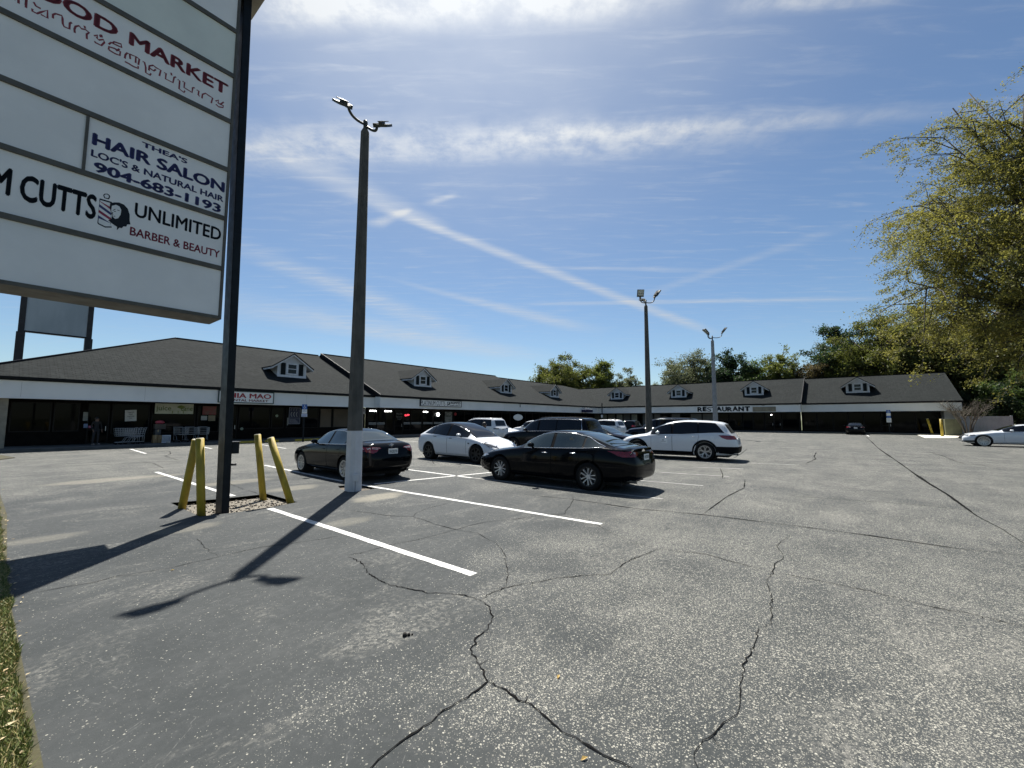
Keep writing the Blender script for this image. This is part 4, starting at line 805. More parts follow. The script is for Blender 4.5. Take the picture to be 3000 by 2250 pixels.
n_ = MB(); n_.tube([(0, 0, 9.4), (0, 0, 9.85)], .06, 10); n_.build('tenon', steelg, r, smooth=True)
Ri = Matrix.Rotation(-R(10), 4, 'Z')
head(r, rel(-.38, -.05, 9.98), R(95-10), R(50), (.42, .62, .08), [rel(*p) for p in arc((0, 0, 9.65), (-.2, 0, 9.55), (-.36, 0, 9.6), (-.36, -.03, 9.95))])
head(r, rel(-.42, .02, 10.02), R(70-10), R(47), (.35, .6, .08), [rel(*p) for p in arc((0, .02, 9.62), (-.2, .05, 9.5), (-.45, .05, 9.6), (-.42, .02, 9.95))])
head(r, rel(.98, .0, 10.12), R(-90-10), R(52), (.36, .62, .07), [rel(*p) for p in arc((0, 0, 9.68), (.5, 0, 9.6), (.98, 0, 9.65), (.95, 0, 10.1))])

# ------------------------------------------------------------------ bollards
yel = mat('bollard_yellow', (.36, .26, .018), (.20, .145, .02), .65, 4, detail=9, lo=.42, hi=.72, vec=(1, 1, .6), bump=.15)
def bollard(label, base, top, rad=.068, grp='yellow pipe bollards round the pole sign', top_m=None):
    r = thing('bollard', label, 'bollard', base, 0, grp); d = Vector(top)-Vector(base); a = d.normalized()
    p = MB(); p.tube([-a*.15, d*.5, d], rad, 20); o = p.build('pipe', yel, r, smooth=False); 
    for f in o.data.polygons: f.use_smooth = len(f.vertices) == 4
    p = MB(); p.tube([d+a*.001, d+a*.012], [rad*.93, rad*.8], 20); p.build('concrete_fill', mat('pale_fill', (.6, .58, .48), (.5, .48, .4), .9, 9), r)
    return r
bollard('yellow pipe bollard behind left of the sign post, leaning right', (-6.47, 8.32, 0), (-6.28, 8.32, 1.33)); bollard('near yellow pipe bollard standing straight left of the sign post', (-5.68, 7.77, 0), (-5.82, 7.80, 1.38))
bollard('straight yellow pipe bollard at the back right of the gravel bed', (-5.59, 9.51, 0), (-5.79, 9.51, 1.39)); bollard('yellow pipe bollard leaning far left at the right gravel corner', (-4.63, 8.87, 0), (-5.12, 8.87, 1.34))
gR = 'yellow bollards by the utility cabinet'
pR = Wd(68.4, -8.05); bollard('leaning yellow bollard in front of the end shop glass', pR, pR+e2*.35+Vector((0, 0, 1.9)), .11, gR); pR = Wd(63.6, -8.2); bollard('yellow bollard at the lit corner of the ramp', pR, pR+Vector((0, 0, 1.85)), .12, gR)
pR = Wd(64.3, 13.3); bollard('yellow bollard showing above the white crossover roof', pR, pR+Vector((0, 0, 1.3)), .12, gR)
r = thing('utility_cabinet', 'olive green utility cabinet beside the bollards at the building end', 'cabinet', Wd(67.2, -9.5), TH-math.pi/2)
p = MB(); p.box(-.55, .75, -.05, .8, 0, 1.86); p.build('body', mat('cabinet_olive', (.13, .135, .075), (.10, .105, .06), .6, 2), r, bevel=.02)
p = MB(); p.box(-.5, .08, -.075, -.052, .1, 1.78); p.build('door', mat('cabinet_olive', (1, 1, 1)), r, bevel=.005); p = MB(); p.box(.12, .7, -.075, -.052, .1, 1.78); p.build('door', mat('cabinet_olive', (1, 1, 1)), r, bevel=.005)
# ------------------------------------------------------------------ cars
def paint_mat(name, c, metal=0., rough=.28):
    return mat(name, c, tuple(v*.93 for v in c), rough*.5, 40, metal=metal, coat=.0, spec=(.16 if sum(c) < .05 else .5))
black_p = paint_mat('car_black', (.0025, .003, .0042), 0, .16); white_p = paint_mat('car_white', (.60, .62, .64), 0, .3); pearl_p = paint_mat('car_pearl', (.52, .55, .58), 0, .3)
navy_p = paint_mat('car_navy', (.004, .006, .013), 0, .2); grey_p = paint_mat('car_grey', (.09, .1, .11), .3, .3); bluep = paint_mat('car_blue', (.012, .03, .10), .2, .3)
tint = glass_mat('car_glass', (.003, .004, .0055), .02, .35); tint2 = glass_mat('car_glass_clear', (.012, .019, .019), .02, 1.)
blackpl = mat('black_plastic', (.005, .005, .006), (.007, .007, .008), .6, 10, spec=.05); tyrem = mat('tyre_rubber', (.007, .007, .007), (.011, .011, .011), .85, 12, spec=.15)
chrome = mat('chrome', (.92, .92, .92), (.88, .88, .88), .15, 5, metal=1); alloy = mat('alloy_silver', (.48, .48, .48), (.42, .42, .42), .35, 6, metal=.8); alloyb = mat('alloy_black', (.016, .016, .017), (.012, .012, .012), .4, 6, metal=.3)
redl = mat('tail_lens', (.20, .008, .012), (.13, .005, .008), .12, 12, coat=.6); headl = mat('head_lens', (.30, .31, .32), (.12, .13, .14), .08, 12, coat=.8, metal=.4); clearl = mat('clear_lens', (.55, .54, .52), (.38, .37, .36), .1, 14, coat=.6); dkl = mat('dark_lens', (.02, .02, .022), (.05, .05, .05), .08, 12, coat=.8)
well = mat('wheel_well', (.008, .008, .008), (.006, .006, .006), .95, 5)
WHEELS = {}
def wheel_meshes(Rr, w, style, rm):
    key = (Rr, w, style, rm.name)
    if key in WHEELS: return WHEELS[key]
    t = MB(); rr = Rr*(.70 if style != 'big' else .80)
    t.lathe([(rr-.01, -w*.46), (rr, -w*.5), (Rr-.03, -w*.5), (Rr-.008, -w*.42), (Rr, -w*.3), (Rr, w*.3), (Rr-.008, w*.42), (Rr-.03, w*.5), (rr, w*.5), (rr-.01, w*.46)], n=36)
    dk = 1 if style in ('five', 'star') else 0; m = MB(); m.lathe([(rr-.002, -w*.47), (rr+.004, -w*.505), (rr-.02, -w*.5), (rr-.035, -w*.36), (rr-.05, w*.2)], n=36, m=dk)
    m.lathe([(0, -w*.40), (.055, -w*.40), (.06, -w*.34), (.06, -w*.2)], n=16)
    d = MB(); d.lathe([(0, -w*.16), (rr-.045, -w*.16), (rr-.04, -w*.1)], n=36)
    def spoke(a0, a1, r0, r1, w0, w1):
        ca = lambda a, r, off: (r*math.cos(a)-off*math.sin(a), r*math.sin(a)+off*math.cos(a))
        P = [ca(a0, r0, -w0), ca(a1, r1, -w1), ca(a1, r1, w1), ca(a0, r0, w0)]
        yf = [-w*.40, -w*.47, -w*.47, -w*.40]
        m.add([(p[0], y, p[1]) for p, y in zip(P, yf)]+[(p[0], -w*.22, p[1]) for p in P], [(0, 1, 2, 3), (0, 4, 5, 1), (1, 5, 6, 2), (2, 6, 7, 3)])
    n = {'five': 5, 'ten': 10, 'mesh': 10, 'star': 7, 'big': 12, 'aero': 10, 'y': 5}[style]
    for k in range(n):
        a = k*2*math.pi/n+.3
        if style == 'five':                                     # pairs of thin machined spokes framing open pockets
            h = math.pi/n
            for sg in (-1, 1): spoke(a+sg*h*.20, a+sg*h*.60, .05, rr-.035, .009, .013); spoke(a+sg*h*.62, a+sg*.0, rr-.036, rr-.016, .011, .010)
        elif style == 'y':
            spoke(a, a, .06, rr*.55, .03, .028); spoke(a, a-.32, rr*.5, rr-.01, .02, .018); spoke(a, a+.32, rr*.5, rr-.01, .02, .018)
        elif style == 'ten': spoke(a, a+.05, .07, rr-.02, .02, .014)
        elif style == 'mesh': spoke(a, a+.2, .05, rr-.01, .016, .016); spoke(a, a-.2, .05, rr-.01, .016, .016)
        elif style == 'big': spoke(a, a+.16, .06, rr-.015, .01, .009); spoke(a, a-.16, .06, rr-.015, .01, .009); spoke(a, a, rr*.45, rr-.015, .006, .01)
        else: spoke(a, a, .06, rr-.015, .028, .034 if style == 'aero' else .022)
    a_ = t.build('wheel', tyrem, None, smooth=False); b_ = m.build('rim', [rm, alloyb], None); c_ = d.build('brake_disc', alloyb if style != 'ten' else mat('disc_grey', (.12, .12, .12), rough=.5, metal=.6), None)
    for f in a_.data.polygons: f.use_smooth = True
    for o in (a_, b_, c_): COL.objects.unlink(o)
    WHEELS[key] = (a_, b_, c_); return WHEELS[key]

def apply_mods(o):
    dg = bpy.context.evaluated_depsgraph_get(); me = bpy.data.meshes.new_from_object(o.evaluated_get(dg)); old = o.data; o.modifiers.clear(); o.data = me; bpy.data.meshes.remove(old); return me

def car(name, label, cat, S, paint, loc, head, near=True, rim=alloy):
    """S: L W H fo wb R, top/sh keys (distance from the nose, height); local +X = forward, origin under mid wheelbase"""
    L, Wt, fo, wb, RR = S['L'], S['W']/2, S['fo'], S['wb'], S.get('R', .34)
    root = thing(name, label, cat, loc, head, 'cars parked in the lot')
    X = lambda d: fo+wb/2-d
    top, sh = mono(S['top']), mono(S['sh'])
    wsh = mono([(0, .68*Wt), (.06*L, .83*Wt), (.13*L, .895*Wt), (.26*L, .935*Wt), (.5*L, .95*Wt), (.75*L, .945*Wt), (.9*L, S.get('tailw', .86)*Wt), (.97*L, (S.get('tailw', .86)-.07)*Wt), (L, (S.get('tailw', .86)-.15)*Wt)])
    wm = mono([(0, .74*Wt), (.04*L, .88*Wt), (.10*L, .965*Wt), (.2*L, .995*Wt), (.5*L, 1.0*Wt), (.78*L, .995*Wt), (.91*L, .95*Wt), (.97*L, .88*Wt), (L, .72*Wt)])
    wr = mono([(0, .45*Wt), (.1*L, .62*Wt), (S['cowl'], .72*Wt), (S['wtop'], S.get('rw', .66)*Wt), ((S['wtop']+S['rtop'])/2, S.get('rw', .66)*Wt*1.01), (S['rtop'], S.get('rw', .66)*Wt*.98), (S['rbase'], S.get('rbw', .68)*Wt), (L, .56*Wt)])
    zb = mono([(0, .26), (.08*L, .20), (.5*L, .19), (.9*L, .23), (L, .30)])
    def ring(d, ks=1., dx=0.):
        zB, zS, zT = zb(d), sh(d), top(d); zT = max(zT, zS+.012); g_ = zT-zS; a, b, r_ = wm(d), wsh(d), wr(d); r_ = min(r_, b*.96)
        P = [(0, zB), (a*.80, zB), (a*.95, zB+.04), (a*.985, zB+.36*(zS-zB)), (a, zB+.60*(zS-zB)), (b+.75*(a-b), zB+.82*(zS-zB)), (b+.22*(a-b), zS-.025), (b-.012, zS+min(.012, g_*.1))]
        P += [(b-.02+(r_-b+.02)*.5, zS+.44*g_), (r_, zS+.86*g_), (r_*.90, zS+.945*g_), (r_*.55, zS+.99*g_), (0, zT)]
        if ks < 1:
            zc = (zB+zS)*.5; P = [(y*ks, zc+(z-zc)*ks) for y, z in P]
        return [(X(d)+dx, y, z) for y, z in P]
    ends = [(0., k, b) for k, b in ((.0, .055), (.55, .05), (.85, .03), (.96, .012))]
    st = [ring(0, k, b) for _, k, b in ends]+[ring(d) for d in np.linspace(0, L, int(L/.085))]+[ring(L, k, -b) for _, k, b in ends[::-1]]
    fo_, ro_ = S.get('nose', [(0, .08), (.35, .0), (.55, .0), (.75, .08), (1.1, .25)]), S.get('tail', [(.2, .12), (.4, .02), (.6, .0), (.85, .05), (1.1, .12), (1.6, .3)])
    nf, rf = mono(fo_), mono(ro_)
    V = []
    for rg in st:
        for x, y, z in rg:
            d = X(0)-x; x2 = x
            if d < .7: x2 -= nf(z)*max(0., 1-max(d, 0)/.7)**2
            if L-d < .7: x2 += rf(z)*max(0., 1-max(L-d, 0)/.7)**2
            V.append((x2, y, z))
    n1 = 13; mb = MB(); vs = []
    for i in range(len(st)):
        rg = V[i*n1:(i+1)*n1]; vs += rg+[(x, -y, z) for x, y, z in rg[-2:0:-1]]
    m_ = 2*n1-2; ns = len(st)
    mb.add(vs, [(i*m_+k, i*m_+(k+1) % m_, (i+1)*m_+(k+1) % m_, (i+1)*m_+k) for i in range(ns-1) for k in range(m_)])
    bm = bmesh.new(); me = bpy.data.meshes.new('b'); me.from_pydata(mb.v, [], mb.f); bm.from_mesh(me); bmesh.ops.remove_doubles(bm, verts=bm.verts, dist=1e-5); bmesh.ops.recalc_face_normals(bm, faces=bm.faces); bm.to_mesh(me); bm.free(); me.materials.append(paint)
    body = bpy.data.objects.new('body', me); COL.objects.link(body)
    sb = body.modifiers.new('s', 'SUBSURF'); sb.levels = 1; sb.render_levels = 1
    bpy.context.view_layer.update(); apply_mods(body)
    bvh = BVHTree.FromPolygons([v.co.copy() for v in body.data.vertices], [tuple(p.vertices) for p in body.data.polygons])
    # wheel arches
    ra = RR+S.get('arch', .055); cut = MB()
    for d in (fo, fo+wb):
        for s in (-1, 1):
            cut.lathe([(0, 0), (ra, 0), (ra, .6), (0, .6)], (X(d), s*(Wt-.30)-(.6 if s < 0 else 0), RR+.005), 'y', 40)
    co_ = cut.build('c', paint); bm = bmesh.new(); bm.from_mesh(co_.data); bmesh.ops.remove_doubles(bm, verts=bm.verts, dist=1e-5); bmesh.ops.recalc_face_normals(bm, faces=bm.faces); bm.to_mesh(co_.data); bm.free()
    bo = body.modifiers.new('b', 'BOOLEAN'); bo.object = co_; bo.operation = 'DIFFERENCE'; bo.solver = 'EXACT'
    bpy.context.view_layer.update(); apply_mods(body); bpy.data.objects.remove(co_)
    body.parent = root
    bm = bmesh.new(); bm.from_mesh(body.data)
    for e_ in bm.edges: e_.smooth = not (len(e_.link_faces) == 2 and e_.calc_face_angle(0) > R(38))
    for f_ in bm.faces: f_.smooth = True
    bm.to_mesh(body.data); bm.free()
    def proj(p, axis, s, off):
        if axis == 'y': o_, dr = Vector((X(p[0]), s*2.5, p[1])), Vector((0, -s, 0))
        elif axis == 'x': o_, dr = Vector((s*6, p[0], p[1])), Vector((-s, 0, 0))
        else: o_, dr = Vector((X(p[0]), p[1], 4)), Vector((0, 0, -1))
        h, nn, _, _ = bvh.ray_cast(o_, dr)
        if h is None: h, nn, _, _ = bvh.find_nearest(o_+dr*(2.5-Wt if axis == 'y' else 3)); 
        if nn.dot(dr) > 0: nn = -nn
        return h-dr*off*.5+nn*off*.5
    def decal(poly, axis, s, off, m, nm, par=root, grid=.07):
        grid = min(grid, .05) if near else grid; off = off+(.003 if off > .004 else 0)
        V2, F2 = fill2d(poly, grid); P = [proj(v, axis, s, off) for v in V2]
        d_ = MB(); d_.add(P, F2); 
        o = d_.build(nm, m, par, smooth=True); return o
    def line(pts, axis, s, off, w, m, nm, par=root):
        P = [proj(v, axis, s, off) for v in pts]; d_ = MB(); d_.tube(P, w, 6); return d_.build(nm, m, par, smooth=True)
    def shrink(P, k):
        c = Vector((sum(p[0] for p in P)/len(P), sum(p[1] for p in P)/len(P))); return [tuple(c+(Vector(p)-c)*(1-k/max(.05, (Vector(p)-c).length))) for p in P]
    ztop = lambda d: sh(d)+.84*(top(d)-sh(d)); zbel = lambda d: sh(d)+S.get('bel', .035)
    glass = S.get('glass', tint)
    def dlo(a, b, at=None, bt=None):
        at, bt = at or a, bt or b
        T_ = [(d, max(ztop(d), zbel(d)+.004)) for d in np.linspace(at, bt, 14)]; B_ = [(d, zbel(d)) for d in np.linspace(b, a, 12)]
        return T_+B_
    g0, gB, gC, g1, g1t = S['dlo']
    for s in (1, -1):
        outer = dlo(g0, g1, g0, g1t); 
        decal(shrink(outer, -.022), 'y', s, .002, S.get('dlotrim', blackpl), 'window_trim')
        if S.get('chrome'):
            rim_ = [(d, max(ztop(d), zbel(d))+.012) for d in np.linspace(g0-.08, g1t, 26)]+[(g1t+(g1-g1t)*.5, (ztop(g1t)+zbel(g1))*.5), (g1+.03, zbel(g1)+.01)]+[(d, zbel(d)-.008) for d in np.linspace(g1-.05, g0-.06, 20)]
            line(rim_, 'y', s, .005, .008, chrome, 'chrome_trim')
        decal(dlo(g0, gB-.05, g0, gB-.06), 'y', s, .005, glass, 'side_window'); decal(dlo(gB+.05, gC-.02, gB+.04, gC-.03) if gC < g1 else dlo(gB+.05, g1, gB+.04, g1t), 'y', s, .005, glass, 'side_window')
        if gC < g1: decal(dlo(gC+.03, g1-.01, gC+.02, g1t), 'y', s, .005, glass, 'quarter_window')
        if near:
            # doors: seam + panel + handle
            dz = lambda d: zb(d)+.13
            a1, b1_, c1 = S.get('doors', (g0+.02, gB+.0, fo+wb-.22))
            for da, db in ((a1, b1_-.008), (b1_+.008, c1)):
                P = [(d, zbel(d)-.06) for d in np.linspace(da, db, 8)]+([(db, zbel(db)-.2), (db, dz(db))] if db < fo+wb-.5 else [(db-.02, zbel(db)-.22), (db-.1, RR+ra*.75), (db-.22, dz(db))])+[(d, dz(d)) for d in np.linspace(db-.25, da+.05, 4)]+[(da, dz(da)+.06)]
                sm = decal(shrink(P, -.009), 'y', s, .0012, blackpl, 'door', grid=.1); sm.data.materials.clear(); sm.data.materials.append(blackpl)
                V2, F2 = fill2d(P, .055); d_ = MB(); d_.add([proj(v, 'y', s, .0042) for v in V2], F2); d_.build('door_skin', paint, sm, smooth=True)
                hx = db-.2; hp = proj((hx, zbel(hx)-S.get('hz', .13)), 'y', s, .018); h_ = MB(); h_.tube([hp+Vector((.09, -s*.014, 0)), hp+Vector((.06, 0, 0)), hp+Vector((-.06, 0, 0)), hp+Vector((-.09, -s*.014, 0))], .011, 8); h_.build('door_handle', S.get('handle', paint), sm, smooth=True)
            # mirror
            md = g0+.34; mp = Vector((X(md), s*(wsh(md)+.115), zbel(md)+.075)); q_ = MB(); kk = 10
            for j in range(1):
                rows_ = []
                for ux, rr_ in ((-.075, .2), (-.07, .8), (-.04, .98), (.02, .9), (.07, .55), (.09, .1)):
                    rows_ += [mp+Vector((ux, s*.105*rr_*math.cos(t), .068*rr_*math.sin(t))) for t in np.linspace(0, 2*math.pi, kk, endpoint=False)]
                q_.add(rows_, [(i*kk+k, i*kk+(k+1) % kk, (i+1)*kk+(k+1) % kk, (i+1)*kk+k) for i in range(5) for k in range(kk)]+[tuple(range(kk-1, -1, -1)), tuple(5*kk+k for k in range(kk))])
            mo = q_.build('mirror', paint, root, smooth=True); q_ = MB(); q_.tube([mp+Vector((0, -s*.04, -.045)), Vector((X(md), s*(wsh(md)-.03), zbel(md)-.005))], .022, 8); q_.build('mirror_stalk', blackpl, mo)
        for P, m, nm in S.get('side', ()): decal(P, 'y', s, .006, m, nm, grid=.06)
        if S.get('sill'): decal([(fo+ra+.03, zb(2)+.02), (fo+wb-ra-.03, zb(2)+.02), (fo+wb-ra-.03, zb(2)+S['sill']), (fo+ra+.03, zb(2)+S['sill'])], 'y', s, .006, S.get('clad', blackpl), 'sill_cladding', grid=.1)
        if S.get('clad'):
            for d in (fo, fo+wb):
                an = np.linspace(R(-2), R(182), 22); P = [(d+(ra+.075)*math.cos(a), RR+(ra+.075)*math.sin(a)) for a in an]+[(d+(ra+.004)*math.cos(a), RR+(ra+.004)*math.sin(a)) for a in an[::-1]]
                decal(P, 'y', s, .008, S['clad'], 'arch_cladding', grid=.05)
    # windscreen and rear window
    def topglass(d0, d1, k0, k1, nm, m=None):
        P = []; N_ = 9
        for d in np.linspace(d0, d1, N_): P.append((d, (wr(d)*.985)*(k0+(k1-k0)*(d-d0)/(d1-d0))))
        P += [(d, -y) for d, y in P[::-1]]
        return decal(P, 'z', 1, .005, m or glass, nm, grid=.09)
    topglass(S['cowl']+.03, S['wtop']-.02, 1.04, .95, 'windscreen'); 
    if S.get('glassroof'): topglass(S['wtop']-.01, S['rtop']-.05, .97, .97, 'glass_roof', tint)
    rg_ = S.get('rear_glass')
    if rg_:                                                    # steep tail: projected from behind
        decal(rg_, 'x', -1, .005, glass, 'rear_window')
    else: topglass(S['rtop']+.03, S['rbase']-.03, .95, 1.04, 'rear_window', S.get('rglass'))
    for P, m, nm in S.get('rear', ()):
        for s in ((1, -1) if nm not in ('licence_plate', 'bumper_cladding', 'trunk_trim', 'rear_bumper') else (1,)): decal([(s*y, z) for y, z in P], 'x', -1, .007, m, nm, grid=.06)
    for P, m, nm in S.get('front', ()):
        for s in ((1, -1) if nm not in ('grille', 'lower_grille', 'front_lip') else (1,)): decal([(s*y, z) for y, z in P], 'x', 1, .007, m, nm, grid=.06)
    if S.get('plate'):
        y0, z0 = S['plate'][:2]; p = proj((y0, z0), 'x', -1, .012); q_ = MB(); q_.box(p.x-.008, p.x+.004, y0-.155, y0+.155, z0-.078, z0+.078); o = q_.build('licence_plate', white_v, root, bevel=.003)
        text(S['plate'][2], -.125, -.04, .25, .085, mat('plate_ink', (.06, .10, .09), rough=.5), 'plate_number', o, 0, .015, .002, swap=lambda x, y, z: (p.x-.0085+y, -x+y0, z+z0))
    if S.get('emblem'):
        kind, y0, z0 = S['emblem']; p = proj((y0, z0), 'x', -1, .012); q_ = MB()
        if kind == 'ovals':
            for a, b, dz_, dy in ((.075, .052, 0, 0), (.042, .024, .022, 0), (.022, .046, 0, 0)): q_.tube([Vector((p.x, y0+dy+a*math.cos(t), z0+dz_+b*math.sin(t))) for t in np.linspace(0, 2*math.pi, 25)], .006, 6, cap=False)
        else:
            for P in ([(-.10, -.018), (-.03, -.018), (-.03, -.038), (.03, -.038), (.04, -.018), (.10, -.018), (.085, .018), (.03, .018), (.03, .038), (-.03, .038), (-.04, .018), (-.085, .018)],): q_.prism([(y0+a, z0+b) for a, b in P], p.x-.01, p.x+.004, 'x')
        q_.build('emblem', chrome, root)
    if S.get('rails'):
        for s in (1, -1):
            pts = [proj((d, s*wr(d)*.86), 'z', 1, .045 if 0 < i < 9 else .005) for i, d in enumerate(np.linspace(S['wtop']+.15, S['rtop']-.1, 10))]; q_ = MB(); q_.tube(pts, .018, 8); q_.build('roof_rail', S['rails'], root, smooth=True)
    if S.get('spoiler'):
        z_, y_, dd, m = S['spoiler']; q_ = MB(); pr_ = [proj((dd, y), 'z', 1, 0) for y in np.linspace(-y_, y_, 9)]
        P = []
        for v in pr_: P += [v+Vector((.18, 0, .004)), v+Vector((-.02-.06*(1-(v.y/y_)**2), 0, z_)), v+Vector((-.03-.06*(1-(v.y/y_)**2), 0, z_-.02)), v+Vector((.12, 0, -.03))]
        q_.add(P, [(4*i+k, 4*i+(k+1) % 4, 4*i+4+(k+1) % 4, 4*i+4+k) for i in range(8) for k in range(4)]+[(0, 1, 2, 3), (35, 34, 33, 32)]); q_.build('spoiler', m, root, smooth=False)
    if S.get('exhaust'):
        y0, z0 = S['exhaust']; p = proj((y0, z0+.05), 'x', -1, 0); q_ = MB(); q_.tube([Vector((p.x+.35, y0, z0)), Vector((p.x-.01, y0, z0))], [.04, .04], 12); q_.build('exhaust_pipe', mat('exhaust_steel', (.2, .2, .2), rough=.4, metal=1), root)
    # underbody, wells, wheels
    u = MB(); u.box(X(L-.35), X(.35), -Wt*.74, Wt*.74, .17, .40); 
    u.build('underbody', well, root)
    wmsh = wheel_meshes(RR, S.get('ww', .225), S.get('rim', 'star'), rim)
    for d in (fo, fo+wb):
        for s in (1, -1):
            wl = MB(); yo, yi = s*(Wt-.075), s*(Wt-.31)
            wl.lathe([(.0, yi), (ra-.004, yi), (ra-.004, yo)], (X(d), 0, RR+.005), 'y', 30); wl.v = [v for v in wl.v]; wl.build('wheel_well', well, root)
            a_ = wmsh[0].copy(); COL.objects.link(a_); a_.parent = root; a_.location = (X(d), s*(Wt-S.get('ww', .225)/2-.02), RR); a_.rotation_euler = (0, random.uniform(0, 6), 0 if s < 0 else math.pi)
            for k in (1, 2): c_ = wmsh[k].copy(); COL.objects.link(c_); c_.parent = a_
    return root

def sedan(L=4.8, W=1.83, H_=1.46, fo=.95, wb=2.78, R=.335, **k):
    f = L/4.8; h = H_/1.46
    d = dict(L=L, W=W, fo=fo, wb=wb, R=R, cowl=1.42*f, wtop=2.28*f, rtop=3.45*f, rbase=4.22*f, dlo=(1.68*f, 2.68*f, 3.62*f, 3.98*f, 3.62*f),
        top=[(0, .66), (.08*f, .74*h), (.35*f, .83*h), (.9*f, .92*h), (1.3*f, .985*h), (1.42*f, 1.015*h), (1.9*f, 1.26*h), (2.28*f, 1.40*h), (2.7*f, 1.455*h), (3.05*f, 1.45*h), (3.45*f, 1.385*h), (3.9*f, 1.22*h), (4.22*f, 1.10*h), (4.6*f, 1.07*h), (4.76*f, 1.045*h), (4.8*f, .98*h)],
        sh=[(0, .63), (.12*f, .70*h), (.4*f, .77*h), (.9*f, .85*h), (1.4*f, .925*h), (2.5*f, .955*h), (3.6*f, .985*h), (4.2*f, 1.015*h), (4.7*f, 1.005*h), (4.8*f, .94*h)])
    d.update(k); return d
def suv(L=5.0, W=1.95, H_=1.75, fo=.95, wb=2.95, R=.37, **k):
    f = L/5.0; h = H_/1.75
    d = dict(L=L, W=W, fo=fo, wb=wb, R=R, cowl=1.25*f, wtop=1.95*f, rtop=4.62*f, rbase=4.9*f, rw=.74, rbw=.74, tailw=.93, dlo=(1.42*f, 2.42*f, 3.42*f, 4.52*f, 4.36*f),
        top=[(0, .78*h), (.08*f, .9*h), (.35*f, 1.0*h), (.95*f, 1.08*h), (1.25*f, 1.13*h), (1.65*f, 1.45*h), (1.95*f, 1.63*h), (2.4*f, 1.73*h), (3.0*f, 1.75*h), (4.2*f, 1.72*h), (4.62*f, 1.66*h), (4.76*f, 1.46*h), (4.88*f, 1.2*h), (4.95*f, 1.08*h), (5.0*f, 1.02*h)],
        sh=[(0, .72*h), (.35*f, .92*h), (1.2*f, 1.03*h), (2.5*f, 1.08*h), (4.0*f, 1.10*h), (4.7*f, 1.10*h), (4.93*f, 1.05*h), (5.0*f, .98*h)],
        rear_glass=[(-.62*W/1.95, 1.16*h), (.62*W/1.95, 1.16*h), (.56*W/1.95, 1.55*h), (-.56*W/1.95, 1.55*h)], sill=.14)
    d.update(k); return d
def place(label, px, along, S, hd, **k):
    pass
def centre_from_left(front, rear, S, hd):
    """ground centre from the contact points of the two left wheels"""
    m = (front+rear)*.5; lf = Vector((-math.sin(hd), math.cos(hd), 0)); return m-lf*(S['W']/2-.13)
tl = lambda y0, y1, z0, z1, sl=.0: [(y0, z0), (y1, z0+sl), (y1, z1), (y0, z1)]

# 1 black saloon beside the white-based pole (rear towards us)
S1 = sedan(4.81, 1.82, 1.47, .95, 2.775, .335, rim='ten', glass=tint2, chrome=True, handle=black_p, plate=(0, .83, '9AZB27B'), emblem=('ovals', 0, .985), exhaust=(-.55, .27), hz=.15,
  rear=[([(.80, .97), (.60, .97), (.40, .955), (.36, .925), (.45, .90), (.52, .83), (.62, .80), (.80, .86)], redl, 'tail_light'), ([(.62, .955), (.42, .945), (.39, .925), (.47, .905), (.62, .91)], clearl, 'reverse_lamp'), ([(.79, .955), (.66, .955), (.66, .905), (.79, .905)], clearl, 'reverse_lamp')],
  side=[([(4.5, .97), (4.78, .95), (4.80, .86), (4.62, .88)], redl, 'tail_light')], front=[([(.50, .62), (.80, .68), (.82, .78), (.55, .72)], headl, 'headlight')])
hd = R(142.5); c = centre_from_left(gp(881, 1368), gp(1005, 1384), S1, hd)
car('sedan', 'black sedan seen from behind, half hidden by the white-based lamp post', 'car', S1, black_p, Vector((-5.3, 13.6, 0)), R(140), rim=alloy)
# 2 black fastback saloon with machined five-spoke wheels
S2 = sedan(4.92, 1.855, 1.46, .96, 2.83, .345, rim='five', glass=tint2, chrome=True, handle=chrome, cowl=1.5, wtop=2.32, rtop=3.45, rbase=4.42, dlo=(1.78, 2.72, 3.62, 4.18, 3.72),
  top=[(0, .66), (.08, .73), (.35, .82), (.9, .915), (1.35, .975), (1.5, 1.005), (2.0, 1.27), (2.4, 1.42), (2.8, 1.465), (3.15, 1.45), (3.55, 1.375), (3.95, 1.25), (4.42, 1.09), (4.65, 1.065), (4.86, 1.075), (4.92, .99)],
  sh=[(0, .62), (.12, .69), (.4, .76), (.9, .85), (1.5, .93), (2.5, .965), (3.6, 1.0), (4.2, 1.035), (4.75, 1.03), (4.92, .93)], plate=(0, .83, '4QTB38'), emblem=('bow', 0, .985), spoiler=(.028, .72, 4.80, black_p), exhaust=(.52, .27), hz=.13,
  rear=[([(.84, .99), (.62, .985), (.42, .97), (.36, .93), (.48, .90), (.60, .86), (.84, .88)], redl, 'tail_light'), ([(.60, .965), (.52, .962), (.52, .925), (.60, .925)], clearl, 'reverse_lamp'), ([(.70, .33), (.48, .30), (.48, .275), (.70, .30)], chrome, 'exhaust_trim')],
  side=[([(4.28, .995), (4.6, .99), (4.86, .96), (4.88, .86), (4.66, .86), (4.5, .92)], redl, 'tail_light'), ([(.14, .70), (.42, .735), (.5, .71), (.30, .655), (.16, .63)], headl, 'headlight')], front=[([(.55, .62), (.80, .66), (.82, .74), (.55, .68)], headl, 'headlight'), ([(-.55, .35), (.55, .35), (.6, .52), (-.6, .52)], blackpl, 'grille')])
hd = R(144.5); c = centre_from_left(gp(1461, 1401), gp(1722, 1425), S2, hd)
car('sedan', 'black fastback sedan with machined five-spoke wheels and chrome window line in front', 'car', S2, black_p, Vector((1.32, 11.95, 0)), R(141.5), rim=mat('machined_alloy', (.62, .62, .62), (.55, .55, .55), .3, 6, metal=.5))
